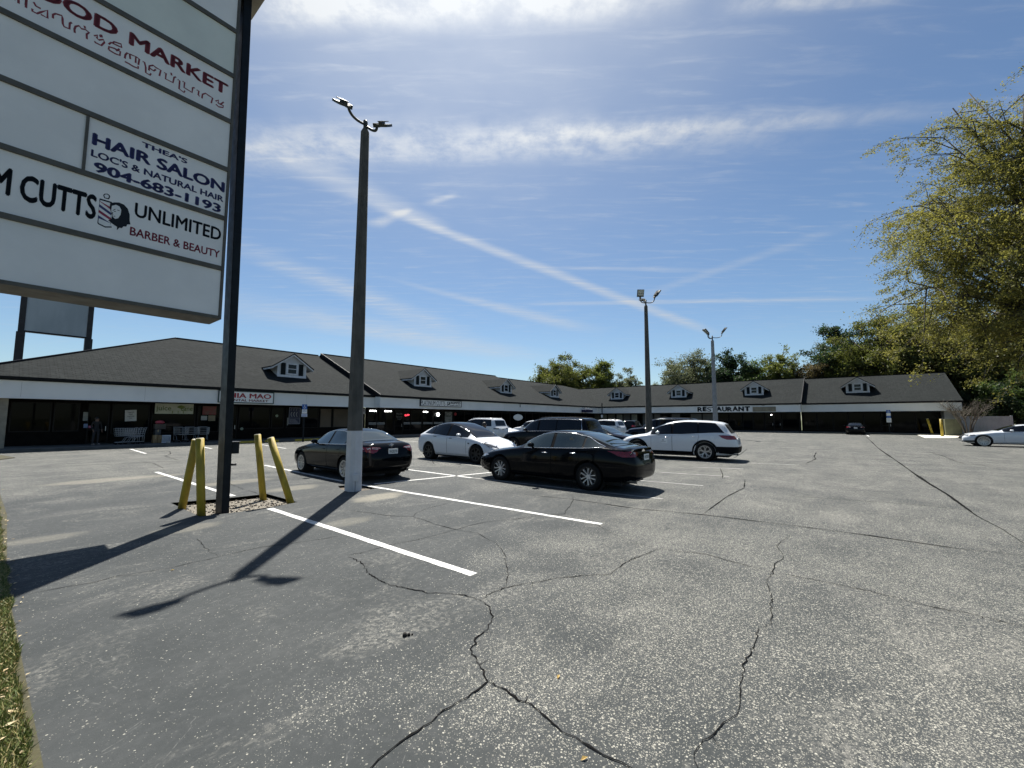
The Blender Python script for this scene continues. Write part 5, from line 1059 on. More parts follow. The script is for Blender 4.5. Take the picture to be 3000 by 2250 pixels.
# 3 white electric crossover with black wheels
S3 = dict(L=4.75, W=1.92, fo=.86, wb=2.89, R=.37, cowl=1.02, wtop=2.1, rtop=3.75, rbase=4.42, rw=.66, dlo=(1.40, 2.55, 3.5, 4.12, 3.78), rim='star', glass=tint, glassroof=True, dlotrim=blackpl, hz=.1, handle=blackpl,
  top=[(0, .60), (.1, .70), (.4, .83), (.8, .94), (1.02, 1.0), (1.5, 1.27), (2.0, 1.48), (2.4, 1.59), (2.8, 1.625), (3.2, 1.60), (3.75, 1.47), (4.15, 1.31), (4.42, 1.19), (4.62, 1.13), (4.70, 1.08), (4.75, .98)],
  sh=[(0, .57), (.3, .76), (.8, .90), (1.3, .975), (2.5, 1.03), (3.5, 1.085), (4.2, 1.105), (4.6, 1.07), (4.75, .95)], sill=.07, arch=.05,
  side=[([(.10, .72), (.22, .80), (.62, .86), (.55, .82), (.30, .70), (.16, .64)], dkl, 'headlight'), ([(4.42, 1.03), (4.74, 1.0), (4.74, .90), (4.58, .93)], redl, 'tail_light'), ([(1.20, .80), (1.30, .81), (1.31, .78), (1.27, .77), (1.26, .75), (1.23, .76)], blackpl, 'side_camera')],
  front=[([(.48, .60), (.74, .68), (.84, .76), (.84, .82), (.70, .78), (.52, .68)], dkl, 'headlight'), ([(-.6, .28), (.6, .28), (.66, .38), (-.66, .38)], blackpl, 'lower_grille')], rear=[([(.84, 1.02), (.5, .99), (.5, .93), (.84, .92)], redl, 'tail_light')])
hd = R(-39.5); fr_, rr_ = gp(1401, 1360), gp(1259, 1344); m = (fr_+rr_)*.5; rt = Vector((math.sin(hd), -math.cos(hd), 0))
car('electric_crossover', 'white crossover with black glass roof and all-black wheels, nose towards us', 'car', S3, white_p, m-rt*(1.92/2-.13), hd, rim=alloyb)
# 4 white crossover with black lower cladding
S4 = dict(L=5.10, W=1.94, fo=1.0, wb=2.875, R=.38, cowl=1.32, wtop=2.25, rtop=4.55, rbase=4.98, rw=.70, rbw=.72, tailw=.90, dlo=(1.62, 2.55, 3.62, 4.62, 4.28), rim='y', glass=tint, clad=blackpl, sill=.19, handle=chrome, arch=.055, hz=.14,
  top=[(0, .66), (.1, .80), (.4, .93), (.95, 1.05), (1.32, 1.11), (1.8, 1.41), (2.25, 1.60), (2.7, 1.70), (3.2, 1.73), (3.9, 1.71), (4.4, 1.655), (4.62, 1.60), (4.8, 1.40), (4.95, 1.19), (5.05, 1.09), (5.1, 1.0)],
  sh=[(0, .62), (.3, .82), (.95, .96), (1.5, 1.03), (2.5, 1.08), (3.6, 1.13), (4.4, 1.17), (4.9, 1.13), (5.1, .95)],
  rear_glass=[(-.64, 1.18), (.64, 1.18), (.56, 1.52), (-.56, 1.52)], spoiler=(.0, .60, 4.60, white_p), exhaust=(.5, .3), plate=(0, .92, 'K28 LMA'),
  side=[([(4.42, 1.09), (4.60, 1.10), (5.0, 1.08), (5.06, 1.02), (5.04, .92), (4.72, .92), (4.56, .98)], redl, 'tail_light'), ([(4.28, .62), (5.08, .62), (5.1, .40), (4.9, .32), (4.42, .34)], blackpl, 'bumper_cladding'), ([(2.02, .92), (2.36, .92), (2.36, .70), (2.02, .70)], mat('door_magnet', (.66, .68, .68), rough=.5), 'door_magnet'),
        ([(2.14, .88), (2.22, .88), (2.20, .81), (2.16, .81)], grey_p, 'door_magnet'), ([(2.08, .78), (2.30, .78), (2.30, .755), (2.08, .755)], grey_p, 'door_magnet'), ([(4.18+.085*math.cos(a), .98+.085*math.sin(a)) for a in np.linspace(0, 6.1, 20)], paint_mat('fuel_door_white', (.66, .68, .69)), 'fuel_door')],
  rear=[([(.86, 1.08), (.52, 1.06), (.50, 1.0), (.62, .93), (.86, .92)], redl, 'tail_light'), ([(-.85, .36), (.85, .36), (.88, .62), (-.88, .62)], blackpl, 'bumper_cladding')], front=[([(.5, .7), (.8, .78), (.8, .88), (.5, .82)], headl, 'headlight')])
hd = R(146); c4 = gp(2067, 1350); lf = Vector((-math.sin(hd), math.cos(hd), 0)); fwv = Vector((math.cos(hd), math.sin(hd), 0))
car('crossover', 'white crossover with black lower cladding and dark windows, parked side on', 'car', S4, white_p, c4-lf*(1.94/2-.13)+fwv*2.875/2, hd)
# 5 white luxury saloon entering at the right edge
S5 = sedan(5.2, 1.915, 1.49, .90, 3.16, .37, rim='big', glass=tint, chrome=True, handle=chrome, ww=.24, cowl=1.55, wtop=2.42, dlo=(1.80, 2.9, 4.05, 4.4, 4.05), hz=.1,
  side=[([(.08, .70), (.20, .76), (.52, .78), (.56, .73), (.26, .68)], dkl, 'headlight'), ([(.03, .36), (.50, .40), (.50, .29), (.10, .28)], blackpl, 'air_intake')], front=[([(-.42, .34), (.42, .34), (.50, .58), (.36, .78), (-.36, .78), (-.50, .58)], dkl, 'grille'), ([(.50, .68), (.84, .71), (.84, .77), (.54, .76)], dkl, 'headlight'), ([(.46, .27), (.84, .30), (.84, .38), (.56, .37)], blackpl, 'air_intake')], rear=[([(.85, .95), (.5, .93), (.5, .82), (.85, .82)], redl, 'tail_light')])
hd = R(141.5); p5 = gp(2883, 1308); lf = Vector((-math.sin(hd), math.cos(hd), 0)); fwv = Vector((math.cos(hd), math.sin(hd), 0))
car('luxury_sedan', 'white luxury sedan with large multi-spoke wheels cut by the right edge', 'car', S5, pearl_p, p5-lf*(1.915/2-.13)-fwv*3.16/2, hd, rim=alloy)
# 6 dark saloon nosed to the far right shop
S6 = sedan(4.7, 1.84, 1.43, .9, 2.8, .33, plate=(0, .80, 'PXD41V'), rear=[([(.84, .95), (.45, .93), (.42, .86), (.84, .84)], redl, 'tail_light'), ([(.60, .93), (.46, .92), (.46, .88), (.60, .88)], clearl, 'reverse_lamp')])
def from_rear(px, py, S, hd, side=0.):
    p = gp(px, py); fwv = Vector((math.cos(hd), math.sin(hd), 0)); lf = Vector((-math.sin(hd), math.cos(hd), 0)); return p+fwv*(S['L']-S['fo']-S['wb']/2)+lf*side
car('sedan', 'dark sedan nosed up to the far right shop, seen squarely from behind', 'car', S6, black_p, from_rear(2508, 1274, S6, TH), TH)
# 7.. the crowd of cars in the middle
hd = R(141.5)
bar_t = lambda h: [([(.88, 1.02*h), (.50, 1.0*h), (.50, .93*h), (.88, .93*h)], redl, 'tail_light')]
S7 = suv(5.1, 1.98, 1.85, .95, 3.05, .38, rails=alloy, plate=(0, .93, 'H41 XRT'), rear=[([(.88, 1.06), (.42, 1.05), (.42, .97), (.88, .96)], dkl, 'tail_light'), ([(-.8, .5), (.8, .5), (.86, .66), (-.86, .66)], mat('bumper_white', (.6, .62, .63), rough=.5), 'rear_bumper')])
D7 = 33.; c = Vector(((1474-1500)/F*D7, D7, 0)); car('suv', 'white SUV with slim dark tail lights behind the white crossover roof', 'car', S7, white_p, from_rear(1474, 1228.3+H/D7*F, S7, hd), hd)
S8 = suv(5.5, 2.02, 1.86, 1.0, 3.2, .40, dlo=(1.5, 2.55, 3.6, 5.0, 4.9), rails=blackpl, chrome=True, rtop=5.1, side=[([(.06, .90), (.30, .98), (.36, .84), (.12, .80)], headl, 'headlight')], rear=[([(.92, 1.25), (.80, 1.25), (.80, .85), (.92, .85)], redl, 'tail_light')])
fwv = Vector((math.cos(hd), math.sin(hd), 0)); lf = Vector((-math.sin(hd), math.cos(hd), 0))
n8 = Vector((-.55, 22.6, 0)); car('suv', 'long black SUV with chrome window line facing left behind the fastback', 'car', S8, black_p, n8-fwv*(S8['fo']+S8['wb']/2)-lf*.7, hd)
S9 = sedan(4.85, 1.86, 1.46, .95, 2.8, glass=tint2, chrome=True)
car('sedan', 'dark blue-black sedan facing right, its hood behind the fastback tail', 'car', S9, navy_p, Vector((5.2, 24.0, 0)), R(-40))
S10 = suv(4.7, 1.88, 1.66, .9, 2.75, .36, rtop=4.15)
car('crossover', 'white hatchback crossover half hidden behind the long black SUV', 'car', S10, white_p, Vector((2.1, 39.5, 0)), R(141.5))
S10b = sedan(4.7, 1.82, 1.44)
car('sedan', 'white sedan whose sunlit hood shows right of the white SUV tail', 'car', S10b, white_p, Vector((-1.25, 36.5, 0)), R(-40))
S11 = suv(4.7, 1.9, 1.72, .92, 2.75, .37, rails=alloy, rear=[([(.86, 1.04), (.40, 1.02), (.40, .95), (.86, .94)], dkl, 'tail_light')])
car('suv', 'small white SUV parked before the covered windows near the corner', 'car', S11, white_p, Vector((9.6, 44.2, 0)), R(138))
S12 = suv(5.35, 2.05, 1.88, .98, 3.1, .41, dlo=(1.5, 2.5, 3.5, 4.9, 4.8), chrome=True, rtop=5.0, rails=blackpl, side=[([(.08, .92), (.42, .99), (.48, .91), (.14, .84)], headl, 'headlight'), ([(1.3, .50), (4.2, .50), (4.2, .47), (1.3, .47)], chrome, 'chrome_trim')])
car('suv', 'black luxury SUV facing left behind the middle lamp post', 'car', S12, navy_p, Vector((10.6, 29.6, 0)), R(143), rim=chrome)
S13 = suv(4.6, 1.86, 1.66, .9, 2.7, .36, rear=[([(.86, 1.10), (.50, 1.08), (.50, .92), (.86, .86)], redl, 'tail_light')])
car('crossover', 'dark crossover with red tail light facing the covered shop windows', 'car', S13, black_p, Vector((14.6, 50.5, 0)), TH+R(8))
S14 = suv(4.5, 1.84, 1.62, .9, 2.65, .36); car('crossover', 'dark blue car whose roof shows above the white crossover', 'car', S14, bluep, Vector((22.6, 50.5, 0)), TH, near=False)
S15 = suv(4.4, 1.80, 1.60, .9, 2.6, .35); car('hatchback', 'grey hatchback beside the dark blue car roof', 'car', S15, grey_p, Vector((20.0, 52.4, 0)), TH, near=False)
S16 = suv(4.9, 1.95, 1.9, .95, 2.9, .38); car('suv', 'black SUV roof peeking over the long black SUV by the left wing corner', 'car', S16, black_p, Vector((5.9, 52.5, 0)), TH+R(60), near=False)
# ------------------------------------------------------------------ trees
def leaf_material(name, ca, cb, cc=None, trans=.45):
    m = bpy.data.materials.new(name); m.use_nodes = True; q = G(m.node_tree); q.N.remove(q.N['Principled BSDF']); out_ = q.N['Material Output']
    rnd = q.n('ShaderNodeNewGeometry').outputs['Random Per Island']; cl_ = q.noise(q.obj(), .45, 4, .6)
    c = q.mix(rnd, ca, cb); c = q.mix(q.ramp(cl_, .42, .62), c, cc or cb)
    d = q.n('ShaderNodeBsdfDiffuse', i_Color=c); t = q.n('ShaderNodeBsdfTranslucent', i_Color=q.mix(.55, c, tuple(v*1.6 for v in cb))); gl = q.n('ShaderNodeBsdfGlossy', i_Roughness=.55, i_Color=(.9, .9, .9, 1))
    mx = q.n('ShaderNodeMixShader', i_0=trans); q.L.new(d.outputs[0], mx.inputs[1]); q.L.new(t.outputs[0], mx.inputs[2])
    m2 = q.n('ShaderNodeMixShader', i_0=.025); q.L.new(mx.outputs[0], m2.inputs[1]); q.L.new(gl.outputs[0], m2.inputs[2]); q.L.new(m2.outputs[0], out_.inputs[0]); return m
LF = {'oak': leaf_material('leaf_oak', (.05, .072, .014), (.10, .115, .024), (.12, .12, .03)), 'gold': leaf_material('leaf_gold', (.105, .115, .022), (.21, .195, .042), (.07, .085, .022), .5),
 'green': leaf_material('leaf_green', (.042, .075, .018), (.085, .125, .032)), 'dark': leaf_material('leaf_dark', (.014, .03, .012), (.03, .055, .02), trans=.35), 'lime': leaf_material('leaf_lime', (.07, .10, .018), (.13, .15, .03)),
 'grey': leaf_material('leaf_grey', (.065, .08, .036), (.12, .135, .07)), 'brown': leaf_material('leaf_brown', (.05, .042, .018), (.10, .08, .035), (.06, .065, .02))}
barkm = mat('bark', (.055, .048, .04), (.03, .027, .023), .95, 3, vec=(1, 1, .25), bump=.6); bark_pale = mat('bark_pale', (.14, .125, .10), (.08, .07, .055), .9, 3, vec=(1, 1, .25), bump=.4)
def tree(name, label, x, y, h, w, kind, n=9000, ls=.26, seed=1, base=.25, sparse=1., trunk_r=None, limbs=9, subs=6, bark=None, group='trees behind the shops', droop=0., spread=.55, offc=(0, 0), flat_=1.0, cen=None, elmin=-.58):
    r = np.random.default_rng(seed); t = thing(name, label, 'tree', (x, y, 0), 0, group); trunk_r = trunk_r or h*.022
    mb = MB(); top = Vector((offc[0]*.5, offc[1]*.5, h*.72)); TP = [Vector((0, 0, -.2)), Vector((r.normal(0, .15), r.normal(0, .15), h*.2)), Vector((offc[0]*.25+r.normal(0, .3), offc[1]*.25, h*.45)), top]
    mb.tube(TP, [trunk_r*1.25, trunk_r, trunk_r*.72, trunk_r*.3], 8)
    cz, rz = cen or (h*(base+1)/2, h*(1-base)/2); rx = w/2; tips = []; sub = []
    for i in range(limbs):
        a = 2*math.pi*(i*.382+r.uniform(-.06, .06)); u = (i+.5)/limbs; el = math.asin(max(-.8, min(1, 1.02-(1.02-elmin)*u))) if limbs > 4 else r.uniform(.2, 1)
        el += r.normal(0, .15); k = r.uniform(.66, .93)
        e = Vector((offc[0]+rx*k*math.cos(a)*math.cos(el), offc[1]+rx*k*math.sin(a)*math.cos(el), cz+rz*k*math.sin(el)*flat_))
        z0 = min(max(h*.16, e.z*.42+r.uniform(-.05, .05)*h), h*.66); s = Vector((0, 0, z0)).lerp(Vector((top.x*z0/(h*.72), top.y*z0/(h*.72), z0)), 1.)
        m_ = s.lerp(e, .5)+Vector((r.normal(0, .05)*w, r.normal(0, .05)*w, h*.03)); lr = trunk_r*r.uniform(.28, .45)
        mb.tube([s, s.lerp(m_, .5)+Vector((0, 0, h*.008)), m_, e], [lr, lr*.8, lr*.6, lr*.25], 6)
        for j in range(subs):
            p = s.lerp(m_, r.uniform(.3, 1)) if j % 3 == 0 else m_.lerp(e, r.uniform(.1, 1)); d = Vector((r.normal(), r.normal(), r.normal(0.1, .6))).normalized()*w*r.uniform(.10, .20)+((e-Vector((offc[0], offc[1], cz)))*.16)
            q_ = p+d; q_.z -= droop*d.length; mb.tube([p, p.lerp(q_, .5)+Vector((0, 0, d.length*.08)), q_], [lr*.3, lr*.2, lr*.07], 4, cap=False); sub.append((p, q_)); 
            for k_ in range(3):
                p2 = p.lerp(q_, r.uniform(.4, 1)); d2 = Vector((r.normal(), r.normal(), r.normal(0, .5))).normalized()*w*r.uniform(.05, .10); q2 = p2+d2; q2.z -= droop*d2.length*1.2; mb.tube([p2, q2], [lr*.1, lr*.035], 3, cap=False); sub.append((p2, q2))
    mb.build('trunk', bark or barkm, t, smooth=True)
    # leaves: scattered along the twigs with ragged gaps
    A = np.array([s[0] for s in sub]); B = np.array([s[1] for s in sub]); wgt = r.uniform(.15, 1, len(sub))**1.3; wgt /= wgt.sum()
    idx = r.choice(len(sub), n, p=wgt); tt = r.uniform(.15, 1.08, n)[:, None]
    ln = np.linalg.norm(B-A, axis=1)[idx][:, None]
    P = A[idx]*(1-tt)+B[idx]*tt+np.clip(r.normal(0, 1, (n, 3)), -1.7, 1.7)*np.array([1, 1, .72])*(ln*.16*spread/.55+ls*.5); P[:, 2] -= np.abs(r.normal(0, 1, n))*droop*.25
    u = r.normal(0, 1, (n, 3)); u /= np.linalg.norm(u, axis=1)[:, None]; v = r.normal(0, 1, (n, 3)); v -= u*(u*v).sum(1)[:, None]; v /= np.linalg.norm(v, axis=1)[:, None]
    s1 = (ls*r.uniform(.5, 1.15, n))[:, None]; s2 = s1*r.uniform(.38, .7, n)[:, None]
    V = np.stack([P-u*s1*.6, P+v*s2*.5, P+u*s1*.6, P-v*s2*.5], 1).reshape(-1, 3)
    np_mesh('crown', V, np.arange(n*4).reshape(n, 4), LF[kind], t); return t
def at_px(px, D): return ((px-1500)/F*D*1.0, D)
def hgt(py, D): return H+(HY-py)/F*D*1.0
TREES = [  # px centre, top py, width px, depth, kind, leaves, label
 (1650, 1052, 155, 100, 'oak', 26000, .34, .18, 'dense round olive green tree behind the inside corner of the mall'),
 (1765, 1068, 100, 98, 'lime', 11000, .34, .2, 'yellow-green tree right of the dense round tree'),
 (1838, 1086, 85, 95, 'grey', 4200, .3, .25, 'thin grey-green tree left of the middle lamp post'),
 (1945, 1102, 85, 92, 'grey', 2600, .3, .3, 'small sparse treetop right of the middle lamp post'),
 (2022, 1026, 150, 88, 'grey', 9500, .3, .22, 'airy pale tree with sky showing through, left of the farthest lamp post'),
 (2085, 1056, 70, 90, 'green', 3500, .3, .3, 'slender green treetop just behind the farthest lamp post'),
 (2145, 1046, 120, 84, 'dark', 10000, .40, .25, 'dark glossy tree right of the farthest lamp post'),
 (2222, 1060, 95, 80, 'green', 9000, .30, .22, 'mid green tree behind the middle of the right wing roof'),
 (2290, 1028, 95, 78, 'lime', 9000, .26, .2, 'spiky yellow-green tree left of the roof step'),
 (2372, 1048, 120, 76, 'brown', 9000, .26, .2, 'brownish bushy tree above the roof step'),
 (2438, 982, 85, 77, 'grey', 3200, .24, .3, 'thin nearly bare treetop left of the tall dark tree'),
 (2500, 948, 165, 74, 'dark', 15000, .34, .25, 'tall dark green tree with layered branches above the right wing'),
 (2520, 1022, 125, 70, 'lime', 12000, .24, .15, 'bright yellow-green tree in front of the tall dark tree'),
 (2640, 905, 240, 66, 'oak', 26000, .28, .22, 'broad olive tree with dark limbs above the end of the right wing'),
 (2760, 900, 200, 64, 'brown', 20000, .28, .15, 'brownish tree behind the roof end'),
 (2850, 930, 240, 62, 'oak', 26000, .28, .1, 'broad dark olive tree right of the roof end'),
 (2985, 880, 260, 60, 'gold', 26000, .28, .1, 'golden green tree at the right edge behind the white sedan')]
for i, (px, py, wpx, D, kind, n, ls, bs, lb) in enumerate(TREES):
    x, y = at_px(px, D); tree('tree', lb, x, y, hgt(py, D)*1.03, wpx/F*D*1.15, kind, int(n*3), ls*1.15, 20+i, bs, limbs=26 if n > 5000 else 16, subs=9, spread=.5 if n < 5000 else .75)
# understorey in front of them at the right
for i, (px, py, wpx, D, kind, n, lb) in enumerate([(2740, 1085, 150, 66, 'dark', 9000, 'dark understorey tree right behind the roof end'), (2860, 1075, 170, 60, 'dark', 12000, 'dark shrubby tree behind the white fence'), (2950, 1090, 150, 54, 'green', 12000, 'dark green shrub tree above the white luxury sedan roof'), (3040, 1080, 170, 52, 'dark', 12000, 'dark shrub tree cut by the right edge'), (2900, 1160, 120, 57, 'dark', 8000, 'low dark bush right of the white fence')]):
    x, y = at_px(px, D); tree('understorey_tree', lb, x, y, hgt(py, D), wpx/F*D*1.2, kind, n, .3, 60+i, .02, limbs=10, subs=6, group='shrubby trees at the right edge', spread=1.0)
# the big tree whose drooping branches fill the right edge
r = tree('large_tree', 'large golden-leaved tree with drooping branches reaching in from the right edge', 49.6, 36.0, 42., 27., 'gold', 310000, .205, 5, .17, cen=(16., 22.), elmin=.0, limbs=54, subs=18, trunk_r=.5, group='trees at the right edge', droop=.45, spread=.26)
# bare multi-stemmed ornamental by the building end
p = Wd(66.6, -10.6); t = thing('crape_myrtle', 'bare multi-stemmed small tree at the end of the right wing', 'tree', p, 0, 'trees at the right edge'); mb = MB(); rr = random.Random(4)
for i in range(9):
    a = i*.7+rr.uniform(-.2, .2); b0 = Vector((math.cos(a)*.18, math.sin(a)*.18, -.05)); e = Vector((math.cos(a)*rr.uniform(.7, 1.3), math.sin(a)*rr.uniform(.7, 1.3), rr.uniform(2.2, 2.8))); m_ = b0.lerp(e, .5)+Vector((-math.cos(a)*.12, -math.sin(a)*.12, 0)); mb.tube([b0, m_, e], [.08, .06, .04], 6)
    for j in range(7):
        q0 = m_.lerp(e, rr.uniform(.3, 1)); q1 = q0+Vector((math.cos(a)*rr.uniform(.2, 1.3)+rr.gauss(0, .35), math.sin(a)*rr.uniform(.2, 1.3)+rr.gauss(0, .35), rr.uniform(.7, 1.5))); mb.tube([q0, q1], [.028, .010], 4, cap=False)
        for k in range(5): s_ = q0.lerp(q1, rr.uniform(.3, 1)); mb.tube([s_, s_+Vector((rr.gauss(0, .45), rr.gauss(0, .45), rr.uniform(.2, .8)))], [.012, .005], 3, cap=False)
mb.build('trunk', bark_pale, t)
f_ = thing('fence', 'white panel fence behind the bare multi-stemmed tree', 'fence', Wd(74, -11.0), TH-math.pi/2); q_ = MB()
for k in range(16): q_.box(-.1+k*.27, -.1+k*.27+.26, -.02, .02, .05, 2.15)
q_.build('panel', mat('fence_white', (.50, .52, .53), (.42, .44, .45), .6, 1), f_); q_ = MB(); q_.box(4.22, 4.4, -.07, .07, 0, 2.3); q_.box(-.3, -.12, -.07, .07, 0, 2.3); q_.build('post', mat('fence_white', (1, 1, 1)), f_); q_ = MB(); q_.box(-.11, 4.21, -.04, .04, 2.15, 2.22); q_.build('rail', mat('fence_white', (1, 1, 1)), f_)

# ------------------------------------------------------------------ people
def person(label, loc, rz, shirt, trousers, skin, hair, hgt_=1.7, hood=False, hat=False):
    r = thing('person', label, 'person', loc, rz); k = hgt_/1.75
    J = {'pel': (0, 0, .96), 'w': (0, 0, 1.1), 'ch': (0, .01, 1.32), 'nk': (0, .0, 1.47), 'hd': (0, -.02, 1.6), 'tp': (0, -.01, 1.70),
         'hl': (.09, 0, .92), 'kl': (.10, -.02, .5), 'al': (.11, .02, .09), 'tl': (.12, -.15, .04), 'hr': (-.09, 0, .92), 'kr': (-.12, -.03, .5), 'ar': (-.13, .02, .09), 'tr': (-.15, -.15, .04),
         'sl': (.18, .01, 1.40), 'el': (.24, .02, 1.13), 'wl': (.22, -.10, .92), 'fl': (.21, -.14, .83), 'sr': (-.18, .01, 1.40), 'er': (-.24, .02, 1.13), 'wr_': (-.21, -.12, .93), 'fr': (-.20, -.16, .84)}
    E_ = [('pel', 'w'), ('w', 'ch'), ('ch', 'nk'), ('nk', 'hd'), ('hd', 'tp'), ('pel', 'hl'), ('hl', 'kl'), ('kl', 'al'), ('al', 'tl'), ('pel', 'hr'), ('hr', 'kr'), ('kr', 'ar'), ('ar', 'tr'), ('ch', 'sl'), ('sl', 'el'), ('el', 'wl'), ('wl', 'fl'), ('ch', 'sr'), ('sr', 'er'), ('er', 'wr_'), ('wr_', 'fr')]
    Rd = {'pel': .14, 'w': .125, 'ch': .145, 'nk': .06, 'hd': .095, 'tp': .07, 'hl': .095, 'kl': .062, 'al': .042, 'tl': .038, 'sl': .062, 'el': .045, 'wl': .032, 'fl': .03}
    names = list(J); me = bpy.data.meshes.new('p'); me.from_pydata([Vector(J[n_])*k for n_ in names], [(names.index(a), names.index(b)) for a, b in E_], [])
    o = bpy.data.objects.new('body', me); COL.objects.link(o); o.modifiers.new('k', 'SKIN'); o.modifiers.new('s', 'SUBSURF').levels = 1
    sv = me.skin_vertices[0].data
    for i, n_ in enumerate(names):
        q0 = n_[:-1] if n_ not in Rd and n_[-1] in 'lr' else n_
        v_ = Rd.get(n_) or Rd.get(n_[:-1]+'l') or Rd.get({'wr_': 'wl', 'fr': 'fl', 'hr': 'hl', 'kr': 'kl', 'ar': 'al', 'tr': 'tl', 'sr': 'sl', 'er': 'el'}.get(n_), .05); sv[i].radius = (v_*k, v_*k*(.78 if n_ in ('pel', 'w', 'ch') else 1)); sv[i].use_root = n_ == 'pel'
    bpy.context.view_layer.update(); m_ = apply_mods(o); o.parent = r; m_.materials.clear()
    for x in (skin, shirt, trousers): m_.materials.append(x)
    for f in m_.polygons:
        c = f.center/k; f.material_index = 0 if c.z > 1.47 or (abs(c.x) > .17 and c.z < .95 and c.y < -.06) else (1 if c.z > .93 else 2); f.use_smooth = True
    def ell(nm, c, rd, m, par=o, cut=None):
        q_ = MB(); nn, mm = 14, 9; vs = []
        for i in range(mm+1):
            a = math.pi*i/mm
            for j in range(nn): vs.append((c[0]*k+rd[0]*math.sin(a)*math.cos(2*math.pi*j/nn), c[1]*k+rd[1]*math.sin(a)*math.sin(2*math.pi*j/nn), c[2]*k+rd[2]*math.cos(a)))
        q_.add(vs, [(i*nn+j, i*nn+(j+1) % nn, (i+1)*nn+(j+1) % nn, (i+1)*nn+j) for i in range(mm) for j in range(nn)]); return q_.build(nm, m, par, smooth=True)
    ell('hair', (0, .025, 1.635), (.105, .115, .125), hair)
    for s in (-1, 1):
        ell('eye', (s*.035, -.11, 1.62), (.012, .008, .008), mat('eye_dark', (.02, .02, .02))); ell('ear', (s*.098, -.01, 1.60), (.012, .02, .03), skin)
        for j in range(4): q_ = MB(); b_ = Vector((s*(.215-.012+j*.006), -.155-.004*j, .835))*k; q_.tube([b_+Vector((0, .012*(1.5-j), 0)), b_+Vector((0, .012*(1.5-j)-.01, -.04)), b_+Vector((0, .012*(1.5-j)+.005, -.075+.006*abs(j-1.5)))], [.009, .0085, .007], 6); q_.build('finger', skin, o, smooth=True)
        q_ = MB(); b_ = Vector((s*.20, -.165, .86))*k; q_.tube([b_, b_+Vector((-s*.02, -.02, -.03)), b_+Vector((-s*.02, -.02, -.055))], [.011, .010, .008], 6); q_.build('thumb', skin, o, smooth=True)
        ell('shoe', (s*.125, -.07, .045), (.05, .14, .05), mat('shoe_grey', (.30, .28, .27), (.22, .2, .2), .8, 8))
    ell('nose', (0, -.118, 1.59), (.012, .016, .02), skin); ell('mouth', (0, -.105, 1.55), (.025, .008, .006), mat('lip', (.25, .09, .08)))
    return r
skin_d = mat('skin_brown', (.17, .10, .07), (.14, .085, .06), .6, 9); clothd = mat('cloth_black', (.014, .014, .016), (.02, .02, .022), .9, 9); hairk = mat('hair_black', (.008, .007, .007), (.014, .012, .012), .6, 20); cloth2 = mat('cloth_charcoal', (.02, .02, .025), (.03, .03, .035), .9, 9)
person('person in dark clothes standing in the shade by the market door', Wd(4.15, 35.7, .15), TH+.3, clothd, cloth2, skin_d, hairk, 1.72)
person('person whose dark-haired head shows above the white crossover windscreen', Vector((-1.46, 22.3, 0)), 1.2, cloth2, clothd, skin_d, hairk, 1.58)

# ------------------------------------------------------------------ things along the storefront
def quad_sign(name, label, cat, x0, x1, z0, z1, y, m, tilt=0., t=.012, grp=None, words=(), wm=None, face='L'):
    r = thing(name, label, cat, Wd((x0+x1)/2, y, (z0+z1)/2) if face == 'L' else Wd(y, -(x0+x1)/2, (z0+z1)/2), TH if face == 'L' else TH-math.pi/2, grp); w, h = (x1-x0)/2, (z1-z0)/2
    r.rotation_euler = (0, tilt, r.rotation_euler[2])
    p = MB(); p.box(-w, w, -t, 0, -h, h); o = p.build('sheet', m, r)
    for s_, u0, v0, uw, vh in words: text(s_, -w+u0*2*w, -h+v0*2*h, uw*2*w, vh*2*h, wm or ink_m, 'lettering', o, -t-.0005, .012, .002)
    return r, o
paperw = mat('poster_paper', (.62, .62, .60), (.55, .55, .53), .7, 5); G1 = 'posters in the market windows'
quad_sign('poster', 'white printed notice hung slightly crooked left of the juice banner', 'poster', 5.62, 6.2, 1.58, 2.32, 37.22, paperw, -.05, words=(('TOBACCO', .22, .74, .56, .1), ('FREE', .34, .56, .32, .09), ('PURCHASE', .2, .38, .6, .1), ('ZONE', .38, .22, .24, .09)), grp=G1)
ban = mat('banner_cream', (.55, .56, .44), (.48, .49, .38), .7, 3)
r, o = quad_sign('banner', 'pale juice and cane banner with green letters and leaves', 'banner', 7.08, 9.24, 2.09, 2.80, 36.95, ban, .0, words=(('juice', .03, .18, .38, .58), ('cane', .66, .3, .32, .34)), wm=mat('banner_green', (.14, .21, .03), (.11, .17, .025), rough=.6))
q_ = MB()
for k, (a, l) in enumerate(((.25, .5), (.1, .6), (-.08, .62), (-.28, .5), (.42, .4))): q_.add([(.1, -.014, .12), (.1+l*.45*math.cos(a)+.0, -.0145, .12+l*.45*math.sin(a)+.05), (.1+l*math.cos(a), -.014, .1+l*math.sin(a)), (.1+l*.45*math.cos(a), -.0145, .12+l*.45*math.sin(a)-.05)], [(0, 1, 2, 3)])
for x in (-.12, .2, .5): q_.box(x-.02, x+.02, -.016, -.013, -.33, -.14)
q_.build('leaf_print', mat('banner_leaf', (.10, .15, .03), (.2, .24, .06), .6, 4), o)
quad_sign('poster', 'narrow white ruled notice on the left market window', 'poster', 3.69, 3.9, 1.6, 2.16, 37.28, mat('notice_grey', (.34, .36, .34), (.2, .21, .2), .7, 1, vec=(1, 1, 14)), grp=G1)
quad_sign('poster', 'small pale blue card low on the left market window', 'poster', 3.75, 3.93, 1.16, 1.42, 37.28, mat('card_blue', (.22, .30, .5)), grp=G1); quad_sign('poster', 'small pink card beside the pale blue card', 'poster', 3.97, 4.16, 1.15, 1.30, 37.28, mat('card_pink', (.5, .16, .26)), grp=G1)
